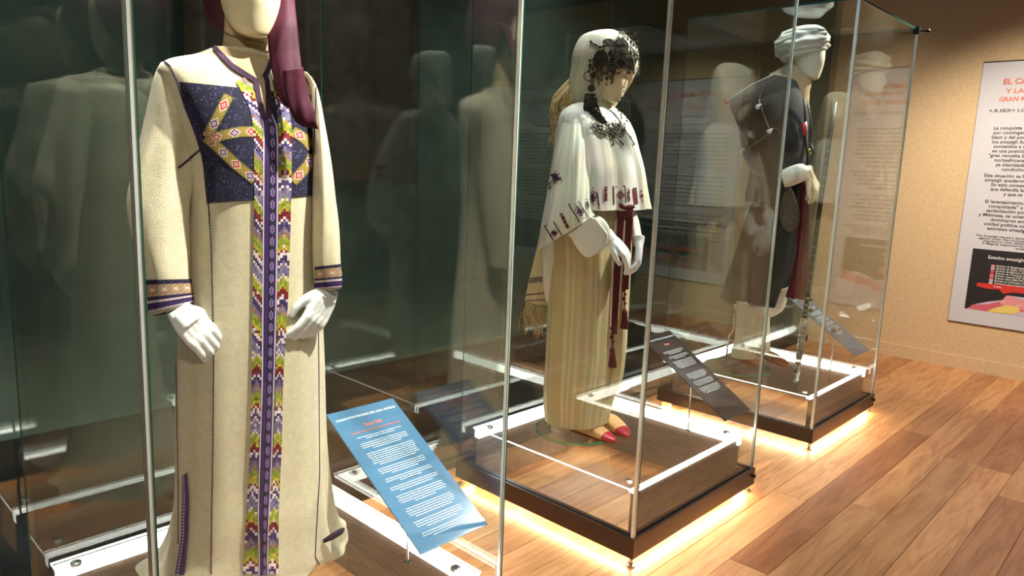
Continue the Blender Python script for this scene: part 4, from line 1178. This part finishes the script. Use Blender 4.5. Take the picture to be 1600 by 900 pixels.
mb = MB(); mb.tube([on_fig(x_, y_, A3, d) for x_, y_, d in ((1137, 159, .085), (1155, 145, .09), (1172, 134, .1), (1192, 124, .1), (1209, 116, .09))], .0035, 6); mb.build('lit_cloak_edge', M['shirt'], cloak, True, world=True)  # light along the cloak's top edge, put in as a pale strand
# white undershirt hem, trousers
S = px_secs(A3, [(1146, 462, 1236, 446, .02, .1), (1146, 474, 1230, 468, .02, .1), (1150, 484, 1222, 486, .02, .1), (1170, 491, 1208, 494, .02, .06)])
garment('undershirt', S, 30, 48, M['shirt'], G3, lambda th, t: 1 + .03 * math.sin(7 * th), 2.2, (False, False))
tr = []
S = px_secs(A3, [(1148, 468, 1192, 470, .06, .075), (1149, 500, 1190, 502, .06, .07), (1148, 530, 1187, 532, .06, .065), (1144, 545, 1184, 547, .06, .065), (1142, 556, 1180, 560, .06, .06)])
garment('trouser_leg', S, 40, 40, M['voile'], G3, lambda th, t: 1 + .04 * math.sin(5 * th + 6 * t), 2, (False, True))
S = px_secs(A3, [(1166, 468, 1204, 470, -.14, .07), (1170, 510, 1202, 512, -.14, .065), (1176, 540, 1204, 543, -.14, .06), (1178, 548, 1202, 551, -.14, .05)])
garment('trouser_leg', S, 40, 40, M['voile'], G3, lambda th, t: 1 + .04 * math.sin(5 * th + 6 * t), 2, (False, True))
q = onz(1127, 553, DISCZ + .01); q = Vector((-2.13, 4.30, DISCZ + .0105)) if (q.xy - Vector((-2.03, 4.255))).length > .19 else q
mb = MB(); mb.tube([q, q + Vector((0, 0, .03))], .016, 14); 
a_ = on_fig(1128, 512, A3, -(Vector((q.x, q.y)) - Vector(A3)).dot(v3)); e_ = on_fig(1146, 488, A3, .0)
mb.tube([q + Vector((0, 0, .02)), q + Vector((0, 0, .17)), q + Vector((.03, 0, .22)), e_, e_ + rgt3 * .04], .006, 10); mb.build('support_rod', M['chrome'], G3, True, world=True)
# neck scarf, head, turban
S = px_secs(A3, [(1236, 84, 1262, 96, -.02, .05), (1228, 100, 1264, 112, 0, .055), (1212, 112, 1268, 128, .01, .075), (1204, 118, 1266, 148, .02, .08), (1230, 135, 1262, 165, .04, .05)])
garment('neck_cloth', S, 40, 40, M['neck'], G3, lambda th, t: 1 + .05 * math.sin(5 * th + 7 * t), 2, (True, True), 0)
hc3 = on_fig(1263, 88, A3, .0)
head_mesh('head', hc3, -.12, G3, M['skin_white'], 1.08, .05)
S = px_secs(A3, [(1240, 44, 1280, 40, .0, .06), (1222, 52, 1292, 50, .0, .10), (1213, 64, 1297, 64, .0, .115), (1210, 76, 1295, 74, .0, .112), (1216, 88, 1288, 78, -.01, .10), (1224, 98, 1262, 84, -.03, .07)])
turban, _, _ = garment('turban', S, 60, 72, M['turban'], G3, lambda th, t: 1 + .035 * math.sin(3 * th + 26 * t) + .025 * math.sin(7 * th - 17 * t), 2, (True, True), 0)
for k, (a, b, c, r) in enumerate((((1212, 70), (1245, 52), (1292, 52), .02), ((1214, 80), (1245, 66), (1296, 64), .018), ((1222, 90), (1250, 80), (1292, 76), .014), ((1226, 54), (1255, 43), (1288, 47), .02))):
    mb = MB(); pa, pb, pc = (on_fig(*q_, A3, dd) for q_, dd in ((a, .05), (b, .105), (c, .06)))
    pts = [pa.lerp(pb, t).lerp(pb.lerp(pc, t), t) for t in [i / 14 for i in range(15)]]
    mb.tube(pts, [r * (.4 + .9 * math.sin(PI * (i + .8) / 15.6)) for i in range(15)], 12); mb.build('turban_fold', M['turban'], turban, True, world=True)
S = px_secs(A3, [(1211, 78, 1222, 74, .02, .02), (1211, 88, 1226, 84, .02, .02), (1216, 90, 1232, 88, .02, .02)])
garment('turban_knot', S, 16, 20, M['turban'], turban, None, 2, (True, True), 0)
# arm holding the staff
S = px_secs(A3, [(1218, 267, 1226, 292, .22, .05), (1236, 260, 1241, 288, .235, .055), (1252, 257, 1257, 282, .24, .05), (1262, 262, 1266, 283, .24, .038)])
garment('shirt_cuff', S, 24, 32, M['shirt'], G3, lambda th, t: 1 + .04 * math.sin(5 * th + 6 * t), 2.3, (False, False))
wr = on_fig(1264, 272, A3, .235); tp = on_fig(1288, 316, A3, .15)
make_hand('hand', wr, tp, rgt3 * .6 + Vector((0, 0, .6)) + tov3 * .5, G3, M['skin'], .235, .50, 1, .03, .034)
S = px_secs(A3, [(1174, 255, 1204, 265, .06, .07), (1167, 292, 1194, 297, .08, .06), (1164, 314, 1188, 318, .09, .055)])
garment('cloak_sleeve', S, 24, 28, M['cloak'], cloak, None, 2)
wr = on_fig(1177, 322, A3, .10); tp = on_fig(1174, 392, A3, .13)
make_hand('hand', wr, tp, tov3 * .8 - rgt3 * .4, G3, M['glove'], .20, .35, 1, .04, .028)
slipper('leather_shoe', onz(1138, 556, .30), onz(1192, 574, .30), .095, .055, .2965, 'brown leather shoe, nearer one under the cream trouser leg', M['brownleather'], M['brownleather'], False, 'brown shoes of the cloaked figure')
slipper('leather_shoe', onz(1180, 552, .29), onz(1232, 574, .29), .095, .055, .287, 'brown leather shoe, farther one pointing past its pair', M['brownleather'], M['brownleather'], False, 'brown shoes of the cloaked figure')
# staff
ST = empty('staff', tuple(onz(1243, 597, .286)), 'long dark staff with silver fittings and clear foil-wrapped foot', 'staff')
s0 = onz(1243, 597, .287); s1 = on_fig(1304, 160, A3, .02)
def sp_(t): return s0.lerp(s1, t)
mb = MB(); mb.tube([sp_(.23), sp_(.35), sp_(.6), sp_(.9), sp_(1)], [.014, .013, .013, .0145, .0155], 14); stf = mb.build('shaft', M['staff'], ST, True, world=True)
mb = MB()
for k in range(22):
    t = .30 + k * .031; mb.tube([sp_(t), sp_(t + .004)], .0155, 12)
mb.build('binding', M['silver'], stf, False, world=True)
mb = MB()
for k, t in enumerate((.24, .255, .275, .30)): mb.tube([sp_(t), sp_(t + .008)], .019 - .001 * k, 14)
mb.ball(sp_(.262) + rgt3 * .03, .017, 10); mb.ball(sp_(.30) + rgt3 * .02, .012, 8); mb.build('fitting', M['silver'], ST, True, world=True)
mb = MB(); n = 16; V = []; F = []
for i in range(40):
    t = i / 39 * .235
    for k in range(n):
        an = 2 * PI * k / n; r = .014 + .009 * t / .235 + .006 * noise3(math.cos(an) * 2, math.sin(an) * 2, i * .45)
        V.append(sp_(t) + Vector((math.cos(an) * r, math.sin(an) * r, 0)))
for i in range(39):
    for k in range(n):
        j = (k + 1) % n; F.append((i * n + k, i * n + j, (i + 1) * n + j, (i + 1) * n + k))
mb.add(V, F); mb.build('foil_wrap', M['plastic'], ST, False, world=True)
# pouch
PO = empty('pouch', tuple(on_fig(1233, 325, A3, .2)), 'teardrop grey leather pouch with silver studs hanging by the dark cloak', 'pouch')
prof = [(288, 2), (294, 4), (302, 8), (315, 13), (328, 16), (340, 16.5), (350, 14), (357, 10), (361, 5), (362.5, 1)]
S = px_secs(A3, [(1232 - w_ + (y_ - 288) * .035, y_, 1232 + w_ + (y_ - 288) * .035, y_, .19, .014) for y_, w_ in prof])
V, F, _ = loft(S, 40, 36, None, 2, (True, True)); pb = mesh('body', V, F, M['pouch'], PO, True); TP = bvh((V, F))
mb = MB()
for i in range(10):
    for k in range(-3, 4):
        y_ = 312 + i * 4.2; x_ = 1233 + k * 4 + (i % 2) * 2
        p, nn = hit(TP, x_, y_, .001)
        if p is not None: mb.ball(p, .0035, 6)
for k in range(34):
    an = 2 * PI * k / 34; y_ = 330 + 30 * math.sin(an); x_ = 1233 + 14.5 * math.cos(an) * (1 - .35 * max(0, -math.sin(an)))
    p, nn = hit(TP, x_, y_, .001)
    if p is not None: mb.ball(p, .003, 6)
tag(mb.build('studs', M['silver'], pb, True, world=True), kind='stuff')
mb = MB(); mb.tube([on_fig(1228, 285, A3, .19), on_fig(1232, 290, A3, .19)], .008, 8); mb.build('stopper', M['gold'], PO, True, world=True)
# red fringed sash
SA = empty('sash', tuple(on_fig(1254, 290, A3, .15)), 'deep red sash of long fringe hanging from the waist of the cloaked figure', 'sash')
S = px_secs(A3, [(1251, 284, 1262, 286, .14, .02), (1248, 330, 1264, 332, .15, .025), (1246, 380, 1262, 382, .15, .028), (1238, 430, 1263, 432, .19, .03), (1228, 464, 1256, 468, .2, .025)])
V, F, UV = loft(S, 60, 40, lambda th, t: 1 + .12 * math.sin(9 * th + 4 * t), 2, (True, True)); mesh('band', V, F, M['red'], SA, True)
g = random.Random(31); mb = MB()
for k in range(420):
    t = g.uniform(.2, 1); y_ = 284 + t * 178; x_ = np.interp(y_, [284, 380, 430, 466], [1257, 1254, 1250, 1241]) + g.uniform(-1, 1) * (7 + 5 * t)
    p = on_fig(x_, y_, A3, .15 + g.uniform(0, .03)); q_ = p + Vector((0, 0, -g.uniform(.02, .05))) + rgt3 * g.uniform(-.02, .01)
    mb.tube([p, p.lerp(q_, .5) + tov3 * .006, q_], [.0018, .0018, .001], 4)
tag(mb.build('fringe', M['red'], SA, False, world=True), kind='stuff')
# chest cords and beads
CO = empty('cord_necklace', tuple(on_fig(1262, 170, A3, .14)), 'dark and red cords with silver ends hanging down the front of the cloaked figure', 'jewellery')
for pts, mt, w_ in (([(1256, 152), (1258, 180), (1258, 215), (1262, 250), (1262, 278)], 'black', .005), ([(1262, 156), (1266, 185), (1268, 220), (1268, 262)], 'silver', .0035), ([(1257, 192), (1256, 202), (1257, 212)], 'redleather', .012), ([(1259, 190), (1261, 205)], 'shirt', .006), ([(1266, 225), (1272, 240), (1266, 256)], 'black', .008)):
    mb = MB(); mb.tube([on_fig(x_, y_, A3, .17) for x_, y_ in pts], w_, 8); mb.build('cord', M[mt], CO, True, world=True)
for x_, y_ in ((1264, 235), (1266, 240), (1269, 262)):
    mb = MB(); mb.ball(on_fig(x_, y_, A3, .19), .010, 10); mb.build('bead', M['gold'], CO, True, world=True)
CH = empty('chain_ornament', tuple(on_fig(1202, 205, A3, .25)), 'silver chain with round bosses draped over the shoulder of the dark cloak', 'jewellery')
def on3(x_, y_, l=.006):
    p, nn = hit(T3, x_, y_, l); return p if p is not None else on_fig(x_, y_, A3, .26)
for pts, w_, coil in (([(1194, 136), (1189, 146), (1187, 156), (1188, 165)], .003, 0), ([(1189, 167), (1193, 178), (1197, 190), (1201, 203)], .0035, 1), ([(1200, 208), (1190, 218), (1178, 226), (1163, 236)], .0035, 1), ([(1203, 206), (1208, 201), (1214, 202), (1219, 209)], .0035, 0), ([(1161, 240), (1163, 250)], .002, 0)):
    mb = MB(); P_ = []
    for a, b in zip(pts[:-1], pts[1:]):
        for k in range(4): P_.append(on3(a[0] + (b[0] - a[0]) * k / 4, a[1] + (b[1] - a[1]) * k / 4))
    P_.append(on3(*pts[-1])); mb.tube(P_, w_, 8)
    if coil:
        for p in P_: mb.ball(p, .0062, 8)
    mb.build('chain', M['silver'], CH, True, world=True)
for x_, y_ in ((1185, 168), (1201, 206), (1160, 236)):
    mb = MB(); mb.ball(on3(x_, y_), .014, 12); mb.ball(on3(x_ + 3, y_ - 3), .009, 8); mb.build('boss', M['shirt'], CH, True, world=True)

# ================================================================== label stands
def label_stand(base, centre, w_, l_, tilt, label, title, sub, nlines, seed, mat_, head='COLECCIÓN PRIVADA DE LAILA AMZIAN'):
    r = empty('label_stand', (base[0], base[1], .285), label, 'information label', 'information labels inside the cases')
    c = Vector(centre); xd = Vector((0, 1, 0)); dn = Vector((math.cos(tilt), 0, -math.sin(tilt))); nrm = Vector((math.sin(tilt), 0, math.cos(tilt)))
    mb = MB(); V = []
    for k in (0, -.004):
        for s_, u_ in ((-1, -1), (1, -1), (1, 1), (-1, 1)): V.append(c + xd * s_ * w_ / 2 + dn * u_ * l_ / 2 + nrm * k)
    mb.add(V, [(0, 3, 2, 1), (4, 5, 6, 7), (0, 1, 5, 4), (1, 2, 6, 5), (2, 3, 7, 6), (3, 0, 4, 7)])
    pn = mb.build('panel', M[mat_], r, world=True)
    mb = MB(); b_ = Vector((base[0], base[1], .2856)); top = c - nrm * .006
    mb.tube([b_, Vector((b_.x, b_.y, top.z - .005))], .0035, 10); mb.tube([b_, b_ + Vector((0, 0, .003))], .012, 16)
    mb.box((b_.x - .02, b_.y - .02, top.z - .016), (b_.x + .02, b_.y + .02, top.z - .010)); mb.build('post', M['chrome'], r, world=True)
    up = -dn
    P_ = lambda u, v: c + xd * u * w_ / 2 + dn * (v - .5) * l_ + nrm * .0006
    text_obj('heading', head, pn, P_(0, .055), xd, up, w_ * .048, M['text'], align='CENTER')
    text_obj('title', title, pn, P_(0, .125), xd, up, w_ * .062, M['text_orange'], .0004, align='CENTER')
    if sub: text_obj('subtitle', sub, pn, P_(0, .17), xd, up, w_ * .042, M['text_orange'], align='CENTER')
    g = random.Random(seed); mb = MB(); y = .215
    for para in nlines:
        for li in range(para):
            wd = .70 if li < para - 1 else g.uniform(.3, .6)
            wd *= g.uniform(.93, 1.0); x_ = -wd
            while x_ < wd:
                ww = min(g.uniform(.03, .14), wd - x_); h_ = .0036
                p = P_(x_, y) + nrm * .0002; q_ = P_(x_ + ww, y) + nrm * .0002; dd = dn * l_ * h_
                mb.add([p, q_, q_ + dd, p + dd], [(0, 3, 2, 1)]); x_ += ww + .018
            y += .0145
        y += .0165
    tag(mb.build('small_print', M['text'], pn, world=True), kind='stuff')
    return r
label_stand((-1.622, 1.30), (-1.632, 1.2955, .589), .251, .532, math.radians(30.1), 'information label with a blue-grey sheen painted into its colour, largest, leaning in front of the long cream robe', 'Tamy Thal', 'Vestido tradicional de novia de Marruecos', [2, 4, 7, 4, 3, 3, 5, 5, 4, 3], 1, 'panel_sheen')
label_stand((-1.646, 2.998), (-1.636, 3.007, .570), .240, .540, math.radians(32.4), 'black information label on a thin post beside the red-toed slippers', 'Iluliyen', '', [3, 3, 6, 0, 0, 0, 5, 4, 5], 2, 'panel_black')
label_stand((-1.60, 4.66), (-1.66, 4.70, .580), .240, .540, math.radians(32.4), 'information label with a slate-blue sheen painted into its colour, in the farthest case, beside the foil-wrapped staff foot', 'Amazigh', '', [4, 5, 6, 4, 5, 3], 4, 'panel_faint_sheen')

# ================================================================== wall poster
PW0, PW1, PZ0, PZ1 = -1.43, -.45, .385, 2.41
PY = BACK - .012
po = empty('information_poster', (PW0 + .49, BACK, PZ0), 'tall pale grey text poster with orange title and map, on the beige wall', 'poster')
mb = MB(); mb.box((PW0 - .003, PY + .001, PZ0 - .004), (PW1 + .003, BACK - .0005, PZ1 + .010)); mb.build('backing', M['paper_edge'], po, world=True)
mb = MB(); mb.box((PW0, PY - .002, PZ0), (PW1, PY + .001, PZ1)); pp = mb.build('sheet', M['paper'], po, world=True)
XD, YD = (1, 0, 0), (0, 0, 1)
def ptx(name, body, x_, z_, size, mat, bold=0, width=None, line=1.0): return text_obj(name, body, pp, (x_, PY - .0028, z_), XD, YD, size, M[mat], bold, 'CENTER', 1, line, width=width)
cxp = (PW0 + PW1) / 2 + .01
ptx('title', 'EL CALIFATO OMEYA', -1.0, 2.29, .056, 'text_orange', .0022, .57)
ptx('title', 'DE DAMASCO', -.735, 2.232, .046, 'text_orange', .0018, .30)
ptx('title', 'Y LA', -1.20, 2.215, .046, 'text_orange', .0010, .12)
ptx('title', 'GRAN REVUELTA BEREBER (739-743)', -.925, 2.155, .046, 'text_orange', .0012, .74)
ptx('title', '+.R.IIEX+ I.C.LIIO+ A +.XOO.ULI+ +.C.XIO+', -.93, 2.065, .034, 'text_dark', .0006, .84)
P1 = ('La conquista del norte de África fue llevada a cabo\npor contingentes amazigh dirigidos en nombre del\nIslam y del poder omeya. A pesar de su conversión\nlos amazigh fueron progresivamente marginados y\nsometidos a una presión fiscal injusta, quedando\nen una posición de inferioridad. En este marco la\n'
      '"gran revuelta bereber" (739-743) estalló en tierras\nnorteafricanas del califato, donde poblaciones\nya islamizadas, que reaccionaron frente a su\ncondición de musulmanes de segunda.')
P2 = ('Esta situación se hizo especialmente grave cuando los\namazigh quedaron relegados en el reparto del botín.\nEn este contexto se difundió la doctrina jariyí,\nque defendía la igualdad entre los musulmanes\ny que se expandió por el Magreb.')
P3 = ('El levantamiento comenzó en Tánger, la "tierra\nconquistada" o comunidades sometidas a la\nesclavización por impago de tributos. Tánger\ny Mikinesa, se unieron bajo el mando de Maysara y\ndominaron amplias zonas, rompiendo la\nunidad política condujo a la fragmentación en\nemiratos amazigh, como los de Sijilmasa y\nNekor.')
P4 = ('The Amazigh played a decisive role in the conquest of North Africa\nagainst under the Umayyad caliphate. This situation gave rise to\npopulations who demanded religious and political equality\nin Magreb supported by various tribes. Although the revolt\nended the emirates.')
ptx('paragraph', P1, cxp, 1.935, .0345, 'text_dark', .0007, .76)
ptx('paragraph', P2, cxp, 1.575, .0345, 'text_dark', .0007, .78)
ptx('paragraph', P3, cxp, 1.375, .0345, 'text_dark', .0007, .78)
ptx('paragraph', P4, cxp, 1.155 - .055, .0195, 'text_dark', .0004, .78)
MX0, MX1, MZ0, MZ1 = -1.325, -.555, .50, .985
mb = MB(); mb.box((MX0, PY - .0034, MZ0), (MX1, PY - .002, MZ1)); mp_ = mb.build('map', M['map_black'], pp, world=True)
def mtx(body, x_, z_, s_, align='LEFT'): text_obj('map_text', body, mp_, (x_, PY - .0052, z_), XD, YD, s_, M['map_white'], .0004, align)
mtx('Estados amazigh tras la gran revuelta', -1.215, .945, .036)
mtx('Emirato de Barghawata (744-1058)\nEmirato de Nekor (710-1019)\nEmirato de Sijilmasa (758-1055)\nEmirato de Tremecén (765-790)\nEmirato rustumí (767-909)\nEmirato idrisí (788-974)', -1.15, .875, .0195)
mtx('Emirato de Al-Ándalus (756-929)\nTerritorio abasí independiente (757)', -1.15, .758, .0195)
for k in range(6):
    mb = MB(); z_ = .855 - k * .0195; mb.box((-1.185, PY - .0046, z_), (-1.16, PY - .0034, z_ + .016)); mb.build('legend_swatch', M[['map_rose', 'map_lilac', 'map_pink', 'map_red', 'map_rose', 'map_pink'][k]], mp_, world=True)
for k in range(2):
    mb = MB(); z_ = .74 - k * .0195; mb.box((-1.185, PY - .0046, z_), (-1.16, PY - .0034, z_ + .016)); mb.build('legend_swatch', M['map_lilac'], mp_, world=True)
def shape(pts, mat, lay):
    P_ = [(MX0 + (MX1 - MX0) * u, MZ1 - (MZ1 - MZ0) * v) for u, v in pts]; n = len(P_)
    y0 = PY - .0036 - lay * .0003; mb = MB()
    mb.add([(x_, y0, z_) for x_, z_ in P_] + [(x_, y0 + .0003, z_) for x_, z_ in P_], [tuple(range(n)), tuple(range(n, 2 * n))[::-1]] + [(k, n + k, n + (k + 1) % n, (k + 1) % n) for k in range(n)])
    mb.build('map_shape', M[mat], mp_, world=True)
shape([(.02, 1), (.10, .90), (.2, .84), (.33, .78), (.36, .7), (.5, .7), (.62, .72), (.8, .62), (1, .60), (1, 1)], 'map_lilac', 0)
shape([(.03, .99), (.07, .92), (.20, .88), (.32, .80), (.35, .70), (.42, .72), (.52, .76), (.62, .76), (.64, .88), (.5, .93), (.3, .97), (.2, 1)], 'map_pink', 1)
shape([(.35, .70), (.42, .73), (.50, .76), (.62, .76), (.63, .86), (.50, .90), (.38, .92), (.30, .84)], 'map_rose', 2)
shape([(.62, .76), (.74, .70), (.90, .62), (1, .60), (1, .76), (.86, .82), (.64, .86)], 'map_pink', 2)
shape([(.20, 1), (.26, .93), (.36, .86), (.46, .86), (.48, .92), (.44, .98), (.34, 1)], 'map_yellow', 3)
shape([(.08, .55), (.34, .54), (.60, .52), (.62, .58), (.50, .64), (.40, .64), (.32, .68), (.28, .62), (.18, .63), (.08, .61)], 'map_red', 1)
mtx('Fez', -1.08, .60, .014); mtx('Córdoba', -1.15, .71, .014); mtx('Tahert', -.98, .585, .014)

# a second poster further along the same wall: the photograph shows it only mirrored in the case glass
p2_ = empty('information_poster', (1.16, BACK, PZ0), 'second pale text poster, with two rings in its title, seen only mirrored in case glass', 'poster')
mb = MB(); mb.box((.565, PY + .001, PZ0 - .004), (1.755, BACK - .0005, PZ1 + .010)); mb.build('backing', M['paper_edge'], p2_, world=True)
mb = MB(); mb.box((.57, PY - .002, PZ0), (1.75, PY + .001, PZ1)); q2 = mb.build('sheet', M['paper'], p2_, world=True)
mb = MB(); g = random.Random(77); z_ = 2.26
for xr in (.98, 1.36): mb.torus((xr, PY - .004, z_), (0, -1, 0), .045, .008, 24, 4)
x_ = .70
while x_ < 1.6:
    w_ = g.uniform(.03, .06)
    if min(abs(x_ + w_ / 2 - .98), abs(x_ + w_ / 2 - 1.36)) > .08: mb.box((x_, PY - .0035, z_ - .022), (x_ + w_, PY - .002, z_ + .022))
    x_ += w_ + .012
tag(mb.build('title_print', M['text_orange'], q2, world=True), kind='stuff')
mb = MB(); z_ = 1.97
for para in (1, 9, 8, 7):
    for k in range(para):
        x_ = .68; e = 1.64 - g.uniform(0, .06) if k < para - 1 else 1.3
        while x_ < e:
            w_ = g.uniform(.02, .09); mb.box((x_, PY - .0032, z_ - .010), (x_ + w_, PY - .002, z_ + .008)); x_ += w_ + .014
        z_ -= .042
    z_ -= .05
tag(mb.build('small_print', M['text_dark'], q2, world=True), kind='stuff')
mb = MB(); mb.box((.80, PY - .0034, .50), (1.60, PY - .002, .84)); mb.build('picture', M['map_black'], q2, world=True)
